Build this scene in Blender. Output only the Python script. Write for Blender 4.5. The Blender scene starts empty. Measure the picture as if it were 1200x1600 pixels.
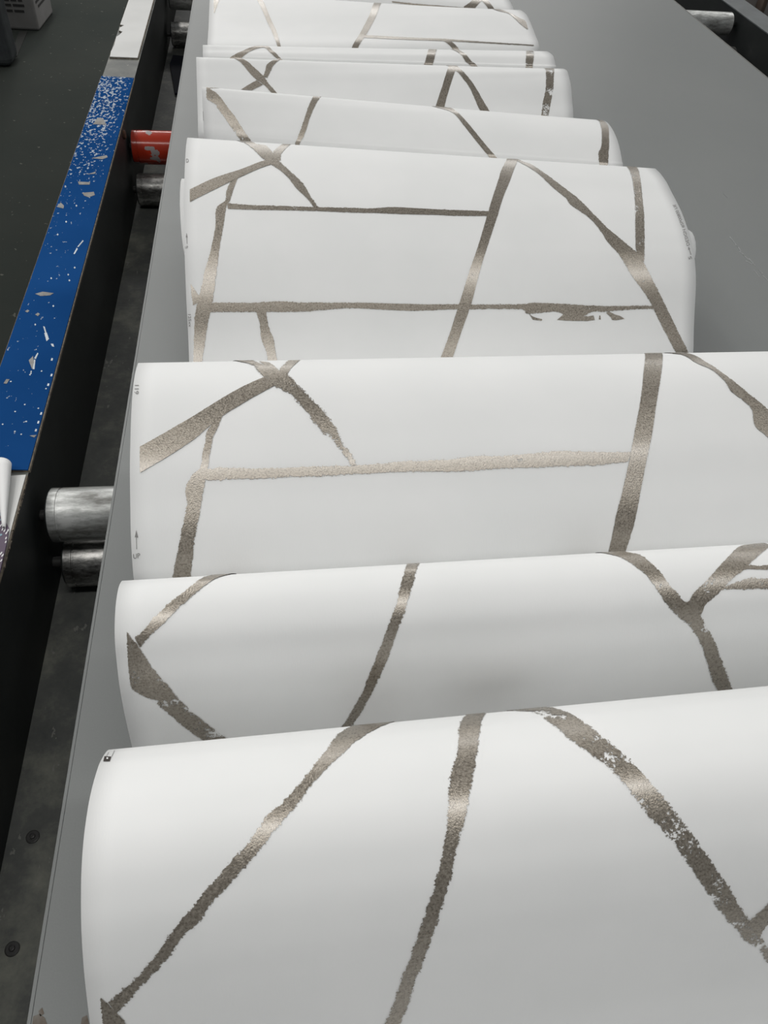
import bpy, bmesh, math, random
from mathutils import Matrix, Vector

SC = bpy.context.scene
COL = SC.collection
random.seed(7)
BZ = 0.82            # height of the belt top over the floor; lengths below are measured from the belt top

# ------------------------------------------------------------------ camera
cam_d = bpy.data.cameras.new('camera'); cam = bpy.data.objects.new('camera', cam_d); COL.objects.link(cam)
cam_d.sensor_fit = 'VERTICAL'; cam_d.sensor_height = 36.0; cam_d.sensor_width = 27.0
cam_d.lens = 1202.0 / 1600.0 * 36.0; cam_d.clip_start = 0.02
cam.matrix_world = Matrix([[0.990685, 0.037679, -0.130858, 0.0], [-0.115543, 0.741127, -0.661347, 0.0], [0.072063, 0.670307, 0.738577, 1.44], [0.0, 0.0, 0.0, 1.0]])
SC.camera = cam

# ------------------------------------------------------------------ light
w = bpy.data.worlds.new('hall'); SC.world = w; w.use_nodes = True
w.node_tree.nodes['Background'].inputs[0].default_value = (0.93, 0.97, 1.0, 1)
w.node_tree.nodes['Background'].inputs[1].default_value = .14
def area(name, loc, sx, sy, power, col=(1, .985, .96)):
    l = bpy.data.lights.new(name, 'AREA'); l.shape = 'RECTANGLE'; l.size = sx; l.size_y = sy
    l.energy = power; l.color = col
    o = bpy.data.objects.new(name, l); COL.objects.link(o); o.location = (loc[0], loc[1], loc[2] + BZ)
    o['label'] = 'unseen overhead lamp lighting the hall'; o['category'] = 'lamp'
    return o
area('unseen_lamp', (.1, -.12, 2.25), 3.4, .16, 32)
area('unseen_lamp', (-1.7, 1.0, 2.5), .25, 3.0, 28, (1, .97, .93))
area('unseen_lamp', (-1.5, 4.8, 3.2), .3, 5.0, 115)  # unseen lamp added on the left to brighten the far folds
area('unseen_lamp', (3.6, 4.8, 3.2), .3, 5.0, 75)  # unseen lamp added on the right to brighten the belt
area('unseen_lamp', (.9, 10.0, 3.6), 6.0, 1.2, 400)  # unseen lamp added far down the line for glare on the distant belt
SC.view_settings.view_transform = 'Standard'; SC.view_settings.look = 'None'
SC.view_settings.gamma = 1.0; SC.view_settings.use_curve_mapping = False
SC.view_settings.exposure = -0.07

# ------------------------------------------------------------------ materials
class NT_:
    def __init__(s, name):
        s.m = bpy.data.materials.new(name); s.m.use_nodes = True; s.t = s.m.node_tree
        s.b = s.t.nodes['Principled BSDF']; s.out = s.t.nodes['Material Output']
    def n(s, typ, **kw):
        x = s.t.nodes.new(typ)
        for k, v in kw.items():
            if k.startswith('i_'): x.inputs[k[2:].replace('_', ' ')].default_value = v
            else: setattr(x, k, v)
        return x
    def l(s, a, b): s.t.links.new(a, b)
    def set(s, **kw):
        for k, v in kw.items(): s.b.inputs[k.replace('_', ' ')].default_value = v
    def coord(s, scale=(1, 1, 1)):
        tc = s.n('ShaderNodeTexCoord'); mp = s.n('ShaderNodeMapping'); mp.inputs['Scale'].default_value = scale
        s.l(tc.outputs['Object'], mp.inputs['Vector']); return mp.outputs['Vector']
    def noise(s, vec, scale, detail=3, rough=.55):
        x = s.n('ShaderNodeTexNoise'); x.inputs['Scale'].default_value = scale
        x.inputs['Detail'].default_value = detail; x.inputs['Roughness'].default_value = rough
        if vec is not None: s.l(vec, x.inputs['Vector'])
        return x.outputs['Fac']
    def ramp(s, fac, stops):
        r = s.n('ShaderNodeValToRGB'); e = r.color_ramp.elements
        while len(e) < len(stops): e.new(.5)
        for q, (p, c) in zip(e, stops): q.position = p; q.color = (*c, 1) if len(c) == 3 else c
        s.l(fac, r.inputs['Fac']); return r.outputs['Color']
    def mix(s, fac, a, b):
        x = s.n('ShaderNodeMix', data_type='RGBA')
        if isinstance(fac, float): x.inputs[0].default_value = fac
        else: s.l(fac, x.inputs[0])
        for v, i in ((a, 6), (b, 7)):
            if isinstance(v, tuple): x.inputs[i].default_value = (*v, 1)
            else: s.l(v, x.inputs[i])
        return x.outputs[2]
    def math(s, op, a, b=0.):
        x = s.n('ShaderNodeMath', operation=op)
        for v, i in ((a, 0), (b, 1)):
            if isinstance(v, (int, float)): x.inputs[i].default_value = v
            else: s.l(v, x.inputs[i])
        return x.outputs[0]
    def bump(s, h, strength, dist):
        x = s.n('ShaderNodeBump'); x.inputs['Strength'].default_value = strength; x.inputs['Distance'].default_value = dist
        s.l(h, x.inputs['Height']); s.l(x.outputs['Normal'], s.b.inputs['Normal'])
    def base(s, c): s.l(c, s.b.inputs['Base Color'])

def simple(name, col, rough=.5, metal=0., spot=None, scale=30, bump=0.):
    k = NT_(name); k.set(Roughness=rough, Metallic=metal)
    v = k.coord(); f = k.noise(v, scale, 4)
    d = spot or tuple(c * .72 for c in col)
    k.base(k.ramp(f, [(.35, d), (.65, col)]))
    if bump: k.bump(k.noise(v, scale * 6, 2), bump, .001)
    return k.m

# wallpaper ground: matt white vinyl with a very fine linen emboss
k = NT_('wallpaper_ground'); k.set(Roughness=.62); k.b.inputs['Specular IOR Level'].default_value = .3
v = k.coord(); f = k.noise(v, 9, 3)
k.base(k.ramp(f, [(.35, (.765, .775, .772)), (.65, (.795, .802, .799))]))
vs = k.coord((900, 220, 220)); k.bump(k.noise(vs, 1, 2), .10, .0004)
M_PAPER = k.m
# metallic ink: bronze-taupe, sparkling, ragged edge and dry-brush dropouts
k = NT_('metallic_ink'); k.set(Metallic=.55, Roughness=.36, Coat_Weight=.6, Coat_Roughness=.29, Coat_IOR=2.0)
v = k.coord()
spark0 = k.noise(v, 620, 2, .6); mr = k.n('ShaderNodeMapRange'); k.l(spark0, mr.inputs[0]); mr.inputs[1].default_value = .36; mr.inputs[2].default_value = .66; spark = mr.outputs[0]
k.base(k.mix(spark, (.200, .172, .135), (.355, .317, .264)))
rr = k.n('ShaderNodeMapRange'); k.l(spark, rr.inputs[0]); rr.inputs[3].default_value = .27; rr.inputs[4].default_value = .42
k.l(rr.outputs[0], k.b.inputs['Roughness'])
k.bump(k.noise(v, 900, 2), .40, .0008)
at = k.n('ShaderNodeAttribute', attribute_name='sd'); ar = k.n('ShaderNodeAttribute', attribute_name='ragged'); aw = k.n('ShaderNodeAttribute', attribute_name='worn')
n1 = k.noise(v, 190, 5, .75); n2 = k.noise(v, 700, 3, .65)
nn = k.math('SUBTRACT', k.math('ADD', k.math('MULTIPLY', n1, .9), k.math('MULTIPLY', n2, 1.0)), .95)
edge = k.math('ADD', at.outputs['Fac'], k.math('MULTIPLY', nn, k.math('MULTIPLY', ar.outputs['Fac'], 3.4)))
inside = k.math('GREATER_THAN', edge, 0.)
n3 = k.noise(v, 60, 2, .5); n4 = k.noise(v, 520, 4, .65)
hole = k.math('ADD', k.math('MULTIPLY', n3, 1.0), k.math('MULTIPLY', n4, .9))
thr = k.math('SUBTRACT', 1.285, k.math('MULTIPLY', aw.outputs['Fac'], .29))
solid = k.math('LESS_THAN', hole, thr)
alpha = k.math('MULTIPLY', inside, solid)
k.l(alpha, k.b.inputs['Alpha'])
M_INK = k.m
M_GREYPRINT = simple('grey_print', (.24, .235, .23), .6, spot=(.2, .195, .19))
M_DARKPRINT = simple('dark_print', (.05, .042, .038), .6)

# belt: grey woven PVC
k = NT_('belt_grey'); k.set(Roughness=.46); k.b.inputs['Specular IOR Level'].default_value = .5
v = k.coord(); a = k.noise(v, 2.2, 4); b = k.noise(k.coord((700, 700, 700)), 1, 2)
c1 = k.ramp(a, [(.3, (.150, .162, .161)), (.7, (.168, .178, .175))])
k.base(k.mix(k.math('MULTIPLY', b, .5), c1, (.124, .133, .131)))
k.bump(b, .15, .0004)
M_BELT = k.m
M_BELTEDGE = simple('belt_edge', (.22, .215, .20), .7)
M_SCUFF = simple('chalky_scuff', (.36, .37, .37), .8, spot=(.24, .25, .25), scale=300)

# painted dark machine steel
k = NT_('machine_steel_dark'); k.set(Roughness=.55, Metallic=.1)
v = k.coord(); a = k.noise(v, 12, 5, .65)
k.base(k.ramp(a, [(.3, (.008, .010, .0105)), (.62, (.014, .017, .017)), (.85, (.024, .027, .027))])); k.bump(k.noise(v, 90, 3), .12, .001)
M_STEEL = k.m
# bottom flange: dusty, with scuffs and flecks
k = NT_('dusty_steel'); k.set(Roughness=.62)
v = k.coord(); a = k.noise(v, 14, 6, .68); b = k.noise(k.coord((1, .45, 1)), 75, 4, .65)
c = k.ramp(a, [(.3, (.062, .069, .066)), (.5, (.105, .110, .102)), (.68, (.21, .215, .18))])
fl = k.math('GREATER_THAN', b, .67)
k.base(k.mix(k.math('MULTIPLY', fl, .7), c, (.24, .24, .22))); k.bump(k.noise(v, 70, 4), .25, .002)
M_FLANGE = k.m
M_RAILGREY = simple('worn_grey_paint', (.105, .118, .122), .5, spot=(.075, .085, .088), scale=18, bump=.1)
# galvanised roller
k = NT_('roller_steel'); k.set(Metallic=.45, Roughness=.42)
v = k.coord(); a = k.noise(k.coord((9, 30, 30)), 1.6, 5, .7); b = k.noise(k.coord((40, 120, 120)), 1, 4, .7)
c = k.ramp(a, [(.36, (.17, .17, .16)), (.5, (.36, .37, .36)), (.62, (.60, .61, .60))])
k.base(k.mix(k.math('GREATER_THAN', b, .70), c, (.10, .10, .095)))
k.l(k.ramp(a, [(.3, (.55,) * 3), (.7, (.34,) * 3)]), k.b.inputs['Roughness'])
M_ROLLER = k.m
k = NT_('roller_steel_grimy'); k.set(Metallic=.7, Roughness=.38)
v = k.coord(); a = k.noise(k.coord((14, 40, 40)), 1.5, 5, .75)
k.base(k.ramp(a, [(.36, (.06, .058, .054)), (.5, (.22, .22, .21)), (.64, (.55, .54, .52))]))
M_GRIMY = k.m
k = NT_('red_painted_roller'); k.set(Roughness=.22)
v = k.coord(); a = k.noise(k.coord((26, 34, 34)), 1, 3, .6)
bare = k.math('GREATER_THAN', a, .60)
k.base(k.mix(bare, (.33, .026, .010), (.24, .215, .215)))
k.l(k.math('ADD', k.math('MULTIPLY', bare, .35), .2), k.b.inputs['Roughness'])
M_RED = k.m
M_CAP = simple('roller_cap', (.10, .11, .11), .4, .6)
# blue laminate board with white paint flecks, dense towards its far end
k = NT_('blue_laminate'); k.set(Roughness=.4); k.b.inputs['Specular IOR Level'].default_value = .0
v = k.coord(); a = k.noise(v, 5, 3)
blue = k.ramp(a, [(.3, (.007, .045, .155)), (.7, (.011, .062, .205))])
sep = k.n('ShaderNodeSeparateXYZ'); k.l(v, sep.inputs[0])
den = k.n('ShaderNodeMapRange', interpolation_type='SMOOTHSTEP'); k.l(sep.outputs[1], den.inputs[0])
den.inputs[1].default_value = -.5; den.inputs[2].default_value = .12; den.inputs[3].default_value = .0; den.inputs[4].default_value = .135
b = k.noise(k.coord((190, 120, 1)), 1, 4, .62)
side = k.n('ShaderNodeMapRange'); k.l(sep.outputs[0], side.inputs[0])
side.inputs[1].default_value = .008; side.inputs[2].default_value = .030; side.inputs[3].default_value = 0.; side.inputs[4].default_value = .09
fleck = k.math('GREATER_THAN', k.math('SUBTRACT', k.math('ADD', b, den.outputs[0]), side.outputs[0]), .675)
k.base(k.mix(k.math('MULTIPLY', fleck, .68), blue, (.56, .61, .63)))
M_BLUE = k.m
M_WHITEBOARD = simple('white_laminate', (.52, .525, .515), .5, spot=(.45, .455, .445), scale=7)
M_CHIP = simple('chipboard_edge', (.20, .17, .13), .9, spot=(.09, .075, .06), scale=140, bump=.6)
M_BARE = simple('bare_patch', (.27, .27, .265), .8, spot=(.2, .19, .175), scale=120)
M_FLECK = simple('white_paint_fleck', (.62, .68, .72), .6)
# floor
k = NT_('hall_floor'); k.set(Roughness=.9); k.b.inputs['Specular IOR Level'].default_value = .15
v = k.coord(); a = k.noise(v, .9, 5, .6); b = k.noise(v, 6, 5, .7); c_ = k.noise(v, 38, 3, .5)
c = k.ramp(a, [(.3, (.020, .0245, .0215)), (.6, (.030, .0335, .029)), (.8, (.046, .044, .036))])
c = k.mix(k.math('MULTIPLY', b, .5), c, (.018, .023, .021))
k.base(k.mix(k.math('MULTIPLY', k.math('GREATER_THAN', c_, .70), .35), c, (.20, .20, .17))); k.bump(b, .2, .004)
M_FLOOR = k.m
M_JOINT = simple('joint_dark', (.018, .019, .017), .9)
M_BOX = simple('grey_white_carton', (.27, .265, .26), .8, spot=(.22, .213, .205), scale=6)
M_BOXINK = simple('carton_ink', (.045, .043, .042), .8)
M_RUST = simple('rust', (.10, .045, .022), .8, spot=(.05, .02, .01), scale=90)
M_STAIN = simple('brown_stain', (.10, .075, .055), .8, spot=(.15, .14, .125), scale=110)
M_POST = simple('dark_post_paint', (.050, .057, .060), .55, spot=(.032, .036, .040), scale=20)
M_TAN = simple('tan_carton', (.20, .165, .125), .85)
M_PALE = simple('pale_carton', (.30, .28, .265), .85, spot=(.25, .235, .22), scale=5)
M_BROWN = simple('brown_slat', (.095, .068, .052), .8)
M_STRAP = simple('navy_strap', (.003, .005, .016), .9)
M_PURPLE = simple('plum_print', (.085, .058, .095), .6)
M_LEAF = simple('white_leaf_print', (.66, .67, .67), .6)
M_LEAFBLUE = simple('pale_blue_leaf_print', (.20, .31, .37), .6)
M_BOLT = simple('bolt_steel', (.07, .07, .068), .5, .4)

# ------------------------------------------------------------------ helpers
def props(o, label=None, cat=None, group=None, kind=None):
    if label: o['label'] = label
    if cat: o['category'] = cat
    if group: o['group'] = group
    if kind: o['kind'] = kind
    return o
def thing(name, base, label, cat, group=None):
    o = bpy.data.objects.new(name, None); o.empty_display_size = .05; COL.objects.link(o)
    o.location = (base[0], base[1], base[2] + BZ); return props(o, label, cat, group)
def mesh(name, verts, faces, mat, parent=None, origin=None, smooth=False, label=None):
    # verts in belt coordinates; origin is the thing's base
    if parent is not None:
        origin = WORLD_[parent.name] if parent.name in WORLD_ else tuple(parent.location - Vector((0, 0, BZ)))
    elif origin is None: origin = (0, 0, 0)
    me = bpy.data.meshes.new(name)
    me.from_pydata([(x - origin[0], y - origin[1], z - origin[2]) for x, y, z in verts], [], faces)
    me.materials.append(mat); me.update()
    bm = bmesh.new(); bm.from_mesh(me); bmesh.ops.recalc_face_normals(bm, faces=bm.faces) if not smooth == 'keep' else None
    bm.to_mesh(me); bm.free()
    if smooth:
        for p in me.polygons: p.use_smooth = True
    o = bpy.data.objects.new(name, me); COL.objects.link(o)
    if parent is not None: o.parent = parent; WORLD_[o.name] = origin
    else: o.location = (origin[0], origin[1], origin[2] + BZ)
    if label: o['label'] = label
    return o
WORLD_ = {}
def bevel(o, wdt, seg=2):
    m = o.modifiers.new('bevel', 'BEVEL'); m.width = wdt; m.segments = seg; m.limit_method = 'ANGLE'; return o
def boxgeo(x0, x1, y0, y1, z0, z1):
    v = [(x, y, z) for z in (z0, z1) for y in (y0, y1) for x in (x0, x1)]
    return v, [(0, 2, 3, 1), (4, 5, 7, 6), (0, 1, 5, 4), (2, 6, 7, 3), (0, 4, 6, 2), (1, 3, 7, 5)]
def joingeo(*gs):
    V, Fc = [], []
    for v, f in gs:
        n = len(V); V += v; Fc += [tuple(i + n for i in q) for q in f]
    return V, Fc
def prism(poly, z0, z1):
    n = len(poly)
    v = [(x, y, z0) for x, y in poly] + [(x, y, z1) for x, y in poly]
    f = [tuple(range(n))[::-1], tuple(range(n, 2 * n))] + [(i, (i + 1) % n, n + (i + 1) % n, n + i) for i in range(n)]
    return v, f
def lathe_x(prof, cy, cz, seg=40):
    # prof: (x, r) list, turned about an axis along x
    V, Fc = [], []
    for x, r in prof:
        for s in range(seg):
            a = 2 * math.pi * s / seg; V.append((x, cy + r * math.cos(a), cz + r * math.sin(a)))
    for i in range(len(prof) - 1):
        for s in range(seg):
            Fc.append((i * seg + s, i * seg + (s + 1) % seg, (i + 1) * seg + (s + 1) % seg, (i + 1) * seg + s))
    Fc.append(tuple(range(seg))); Fc.append(tuple(range((len(prof) - 1) * seg, len(prof) * seg)))
    return V, Fc
def lathe_z(prof, cx, cy, seg=20):
    V, Fc = [], []
    for z, r in prof:
        for s in range(seg):
            a = 2 * math.pi * s / seg; V.append((cx + r * math.cos(a), cy + r * math.sin(a), z))
    for i in range(len(prof) - 1):
        for s in range(seg):
            Fc.append((i * seg + s, i * seg + (s + 1) % seg, (i + 1) * seg + (s + 1) % seg, (i + 1) * seg + s))
    Fc.append(tuple(range(seg))); Fc.append(tuple(range((len(prof) - 1) * seg, len(prof) * seg)))
    return V, Fc

# ------------------------------------------------------------------ the setting: floor
FZ = -BZ
o = mesh('floor', *boxgeo(-7, 9, -4, 14, FZ - .05, FZ), M_FLOOR, origin=(0, 0, FZ)); o['kind'] = 'structure'
floor_ = o
mesh('floor_joint', *prism([(-1.2813, 4.7874), (-1.2405, 4.7928), (-1.2224, 4.4265), (-1.2392, 4.3884), (-1.256, 4.4593)], FZ, FZ + .003), M_JOINT, floor_, label='dark joint strip in the floor')

# ------------------------------------------------------------------ conveyor belt
BX0, BX1 = -.179, 1.235
belt = thing('conveyor_belt', (.528, 1.5, 0), 'wide flat grey conveyor belt carrying the folded wallpaper', 'conveyor belt')
y0, y1, th = -.55, 4.05, .004
bs = mesh('belt_surface', *boxgeo(BX0, BX1, y0, y1, -th, 0), M_BELT, belt)
for e_x in (BX0, BX1):   # pale worn selvedge along each edge of the belt
    mesh('belt_selvedge', *boxgeo(e_x - .0012, e_x + .0012, y0, y1, -th, .0006), M_BELTEDGE if e_x > 0 else M_BELT, belt)
g = joingeo(*[prism(p, 0, .0004) for p in [[(0.7826, 1.1616), (0.7828, 1.1485), (0.7845, 1.15), (0.7845, 1.1632)], [(0.7832, 1.1482), (0.7822, 1.1338), (0.7836, 1.1349), (0.7847, 1.1494)], [(0.7831, 1.1269), (0.7814, 1.1128), (0.7828, 1.1137), (0.7846, 1.128)], [(0.7787, 1.1135), (0.7816, 1.1036), (0.7829, 1.1049), (0.78, 1.1149)], [(0.7809, 1.0979), (0.7834, 1.0857), (0.7848, 1.0871), (0.7824, 1.0995)], [(0.7763, 1.0827), (0.7828, 1.0718), (0.7839, 1.0732), (0.7774, 1.0841)], [(0.7854, 1.0905), (0.786, 1.0682), (0.7873, 1.0693), (0.7868, 1.0917)], [(0.7779, 1.0556), (0.7777, 1.034), (0.7787, 1.0348), (0.7789, 1.0565)], [(0.7865, 1.053), (0.7879, 1.0436), (0.789, 1.0447), (0.7877, 1.0542)], [(0.7851, 1.0384), (0.7873, 1.022), (0.7885, 1.0232), (0.7864, 1.0396)], [(0.8419, 1.324), (0.8433, 1.3051), (0.8438, 1.3056), (0.8424, 1.3246)]]])
o = mesh('chalky_scuff', *g, M_SCUFF, belt, label='pale chalky scuff marks on the belt'); o['kind'] = 'stuff'
for p in [[(-0.1769, 0.1168), (-0.173, 0.1179), (-0.1693, 0.1153), (-0.1664, 0.11), (-0.1767, 0.111)], [(-0.1741, 0.1194), (-0.172, 0.1214), (-0.1701, 0.1176), (-0.1724, 0.1163)], [(-0.1453, 0.1128), (-0.1421, 0.1139), (-0.1396, 0.1071), (-0.1454, 0.1077)]]:
    mesh('brown_stain', *prism(p, 0, .0002), M_STAIN, belt)

# ------------------------------------------------------------------ side rails
RT = .0225            # steel top of the left rail
rail = thing('side_rail', (-.294, 1.5, FZ), 'dark steel conveyor side rail left of the belt, topped with blue and white boards', 'machine frame')
XW, XO = -.263, -.326
mesh('rail_beam', *boxgeo(XO, XW, -.6, 4.2, -.165, RT), M_STEEL, rail)
mesh('bottom_flange', *boxgeo(XW - .002, -.09, -.6, 4.2, -.140, -.132), M_FLANGE, rail, label='dusty flat steel flange along the bottom of the rail')
for yy in (-.3, 1.8, 3.9): bevel(mesh('rail_leg', *boxgeo(XO + .004, XW - .004, yy - .03, yy + .03, FZ, -.165), M_STEEL, rail), .004)
for bx, by in ((-.2405, .286), (-.2405, .193)):
    mesh('bolt', *lathe_z([(-.132, .0062), (-.1310, .0060), (-.1306, .0052), (-.1306, .0026), (-.1290, .0024), (-.1286, .0014)], bx, by), M_BOLT, rail, smooth=False)
mesh('bolt', *lathe_x([(-.2635, .0075), (-.2595, .0075), (-.2585, .006), (-.2585, .003)], 1.500, .008, 16), M_RUST, rail, label='rusty bolt head on the inner face of the rail')
def ragged(x0, x1, ya, yb, amp, n, seed):
    r = random.Random(seed); p = []
    for i in range(n + 1): p.append((x1 - r.random() * amp, ya + (yb - ya) * i / n))
    for i in range(n + 1): p.append((x0 + r.random() * amp, yb - (yb - ya) * i / n))
    return p
BT = .027
def board(name, poly, mat, label, chip):
    g = prism(poly, BT - .0012, BT); core = prism([(x + (.0015 if x > -.29 else -.0012), y) for x, y in poly], RT, BT - .0012)
    b = mesh(name, *g, mat, rail, label=label)
    mesh('chipboard_core', *core, chip, b, label='chipped brown edge of the board')
    return b
mesh('rail_top', *boxgeo(XO, XW, -.6, 4.2, RT - .0002, RT + .0006), M_FLANGE, rail, label='dusty bare steel between the boards')
bl = board('blue_board', [(-.2628, 0.6095), (-.2628, 1.7269), (-.3262, 1.7309), (-.3262, 0.6135)], M_BLUE, 'blue laminated board with white paint flecks and bare patches', M_CHIP)
for p in [[(-0.3119, 1.494), (-0.307, 1.523), (-0.2965, 1.5199), (-0.2889, 1.4937)], [(-0.2956, 1.3551), (-0.2729, 1.3678), (-0.2702, 1.3597), (-0.2779, 1.3518)], [(-0.2951, 1.2945), (-0.2824, 1.3052), (-0.2831, 1.2974)], [(-0.3057, 1.2682), (-0.2864, 1.2667), (-0.2863, 1.2585), (-0.3026, 1.2579)], [(-0.2938, 1.2297), (-0.2766, 1.2339), (-0.2736, 1.2232), (-0.2823, 1.2158), (-0.2893, 1.2205)], [(-0.325, 1.1831), (-0.3209, 1.197), (-0.3146, 1.1869), (-0.3139, 1.178)], [(-0.3139, 0.9424), (-0.3053, 0.9475), (-0.2906, 0.9439), (-0.2944, 0.9388), (-0.3062, 0.9373)], [(-0.319, 0.9017), (-0.3166, 0.9055), (-0.314, 0.9026), (-0.3159, 0.8987)], [(-0.3054, 0.8943), (-0.3027, 0.8982), (-0.2999, 0.8957), (-0.3013, 0.8905)], [(-0.2958, 0.7976), (-0.2924, 0.806), (-0.2889, 0.7932), (-0.2891, 0.7808)], [(-0.3158, 0.754), (-0.3143, 0.7619), (-0.3106, 0.7613), (-0.3122, 0.7535)], [(-0.2705, 0.6624), (-0.2634, 0.6634), (-0.265, 0.6593), (-0.2664, 0.66)], [(-0.2929, 0.6218), (-0.2891, 0.6228), (-0.2885, 0.6156), (-0.2918, 0.6163)]]:
    mesh('bare_patch', *prism(p, 0.027, 0.027+.0004), M_BARE, bl, label='bare grey patch where the blue has chipped off')
g = joingeo(*[prism(p, 0.027, 0.027+.0003) for p in [[(-0.28, 1.0453), (-0.278, 1.0618), (-0.276, 1.0583), (-0.2784, 1.0441)], [(-0.2777, 1.0642), (-0.2727, 1.0836), (-0.2712, 1.0812), (-0.276, 1.0642)], [(-0.2913, 0.8682), (-0.2891, 0.8673), (-0.2849, 0.8544), (-0.2863, 0.8535)], [(-0.2873, 0.8535), (-0.2844, 0.8543), (-0.2796, 0.8407), (-0.2819, 0.8363)], [(-0.2759, 0.8309), (-0.2729, 0.8308), (-0.2709, 0.8246), (-0.2736, 0.8256)], [(-0.2886, 0.7808), (-0.29, 0.7996), (-0.2883, 0.7983), (-0.2861, 0.7799)], [(-0.2904, 0.8017), (-0.2884, 0.8128), (-0.2871, 0.811), (-0.2881, 0.8)], [(-0.2801, 0.99), (-0.2794, 0.9927), (-0.2776, 0.99), (-0.2786, 0.9873)], [(-0.2765, 0.9754), (-0.2758, 0.9781), (-0.274, 0.9754), (-0.275, 0.9727)], [(-0.3025, 0.8721), (-0.3019, 0.8744), (-0.3002, 0.8721), (-0.3011, 0.8697)], [(-0.2873, 0.9137), (-0.2867, 0.9162), (-0.2849, 0.9137), (-0.2859, 0.9112)], [(-0.2898, 0.7726), (-0.2892, 0.7747), (-0.2877, 0.7726), (-0.2885, 0.7706)], [(-0.3009, 0.9807), (-0.3003, 0.9834), (-0.2984, 0.9807), (-0.2994, 0.978)], [(-0.3052, 1.1371), (-0.3045, 1.1404), (-0.3025, 1.1372), (-0.3035, 1.1339)], [(-0.2977, 1.1874), (-0.297, 1.1908), (-0.2949, 1.1875), (-0.296, 1.184)], [(-0.3113, 1.0989), (-0.3106, 1.102), (-0.3087, 1.099), (-0.3097, 1.0959)], [(-0.2743, 1.0082), (-0.2736, 1.011), (-0.2718, 1.0082), (-0.2728, 1.0054)], [(-0.2901, 0.7754), (-0.2896, 0.7773), (-0.2882, 0.7765), (-0.2885, 0.7746)], [(-0.2862, 0.7148), (-0.2857, 0.7166), (-0.2843, 0.7159), (-0.2847, 0.7141)], [(-0.2943, 0.703), (-0.2938, 0.7048), (-0.2924, 0.7041), (-0.2928, 0.7023)], [(-0.2793, 0.6856), (-0.2787, 0.6873), (-0.2774, 0.6866), (-0.2778, 0.6849)], [(-0.3033, 0.6818), (-0.3028, 0.6835), (-0.3015, 0.6827), (-0.3019, 0.681)], [(-0.2882, 0.6694), (-0.2877, 0.6711), (-0.2864, 0.6704), (-0.2868, 0.6687)], [(-0.2807, 0.6646), (-0.2801, 0.6662), (-0.2788, 0.6655), (-0.2792, 0.6639)], [(-0.2785, 0.7759), (-0.2779, 0.7778), (-0.2765, 0.777), (-0.2769, 0.7751)], [(-0.2703, 0.7078), (-0.2697, 0.7096), (-0.2684, 0.7089), (-0.2687, 0.7071)], [(-0.3095, 0.757), (-0.309, 0.7589), (-0.3076, 0.7581), (-0.3079, 0.7562)], [(-0.2904, 0.7693), (-0.2898, 0.7712), (-0.2884, 0.7704), (-0.2888, 0.7685)], [(-0.2679, 0.7427), (-0.2673, 0.7445), (-0.266, 0.7438), (-0.2664, 0.7419)], [(-0.2704, 0.7967), (-0.2703, 0.8015), (-0.2684, 0.8011), (-0.2683, 0.7964)], [(-0.2659, 0.7664), (-0.2658, 0.771), (-0.2639, 0.7706), (-0.2639, 0.7661)], [(-0.2658, 0.6973), (-0.2656, 0.7014), (-0.2639, 0.7011), (-0.2638, 0.697)], [(-0.2662, 0.6825), (-0.266, 0.6865), (-0.2643, 0.6862), (-0.2643, 0.6821)], [(-0.2664, 0.6693), (-0.2663, 0.6732), (-0.2645, 0.6729), (-0.2645, 0.6689)], [(-0.2666, 0.7485), (-0.2664, 0.7529), (-0.2646, 0.7526), (-0.2645, 0.7481)]]])
o = mesh('paint_fleck', *g, M_FLECK, bl); o['kind'] = 'stuff'
r_ = random.Random(3)
wb = [(-.2665, 1.8423), (-.2665, 4.1), (-.324, 4.1)] + [(-.324 + dx, yy) for dx, yy in ((0, 2.051), (.009, 2.0472), (.001, 2.0287), (.002, 2.0108), (.010, 2.0029), (.006, 1.9812), (.0005, 1.9673), (.002, 1.9134), (0, 1.8736))] + [(-.3225, 1.8423)]
board('white_board', wb, M_WHITEBOARD, 'white laminated board with a nicked outer edge, beyond the blue board', M_CHIP)
wb = [(-0.2632+.0005 - r_.random() * .001, -.5 + (0.6023 + .5) * i / 30) for i in range(31)] + [(-.326, 0.5983), (-.326, -.5)]
nb = board('white_board', wb, M_WHITEBOARD, 'white laminated board with a broken chipboard edge, in front of the blue board', M_CHIP)
for i in range(26):     # torn lumps of chipboard along its inner edge
    ya = .30 + (0.6023 - .31) * i / 26; yb = ya + (0.6023 - .31) / 26 * (.8 + .5 * r_.random()); q = .0012 + .0026 * r_.random() * (1 - i / 40); zt = BT - .0005 - .003 * r_.random()
    mesh('chipboard_lump', *prism([(-.2645, ya), (-.2630 + q, ya + .002), (-.2630 + q * .7, (ya + yb) / 2), (-.2630 + q, yb - .001), (-.2645, yb)], RT + .002 * r_.random(), zt), M_CHIP, nb)

rr_ = thing('side_rail', (1.44, 1.5, FZ), 'dark steel conveyor side rail on the far right edge of the belt', 'machine frame')
mesh('rail_beam', *boxgeo(1.412, 1.486, -.6, 4.2, -.17, -.004), M_STEEL, rr_)
bevel(mesh('rail_cap', *boxgeo(1.410, 1.488, -.6, 4.2, -.004, .0), M_RAILGREY, rr_, label='worn grey top face of the rail'), .001)
mesh('bottom_flange', *boxgeo(1.25, 1.414, -.6, 4.2, -.140, -.132), M_STEEL, rr_)
for yy in (-.3, 1.8, 3.9): bevel(mesh('rail_leg', *boxgeo(1.416, 1.482, yy - .03, yy + .03, FZ, -.17), M_STEEL, rr_), .004)

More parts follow.
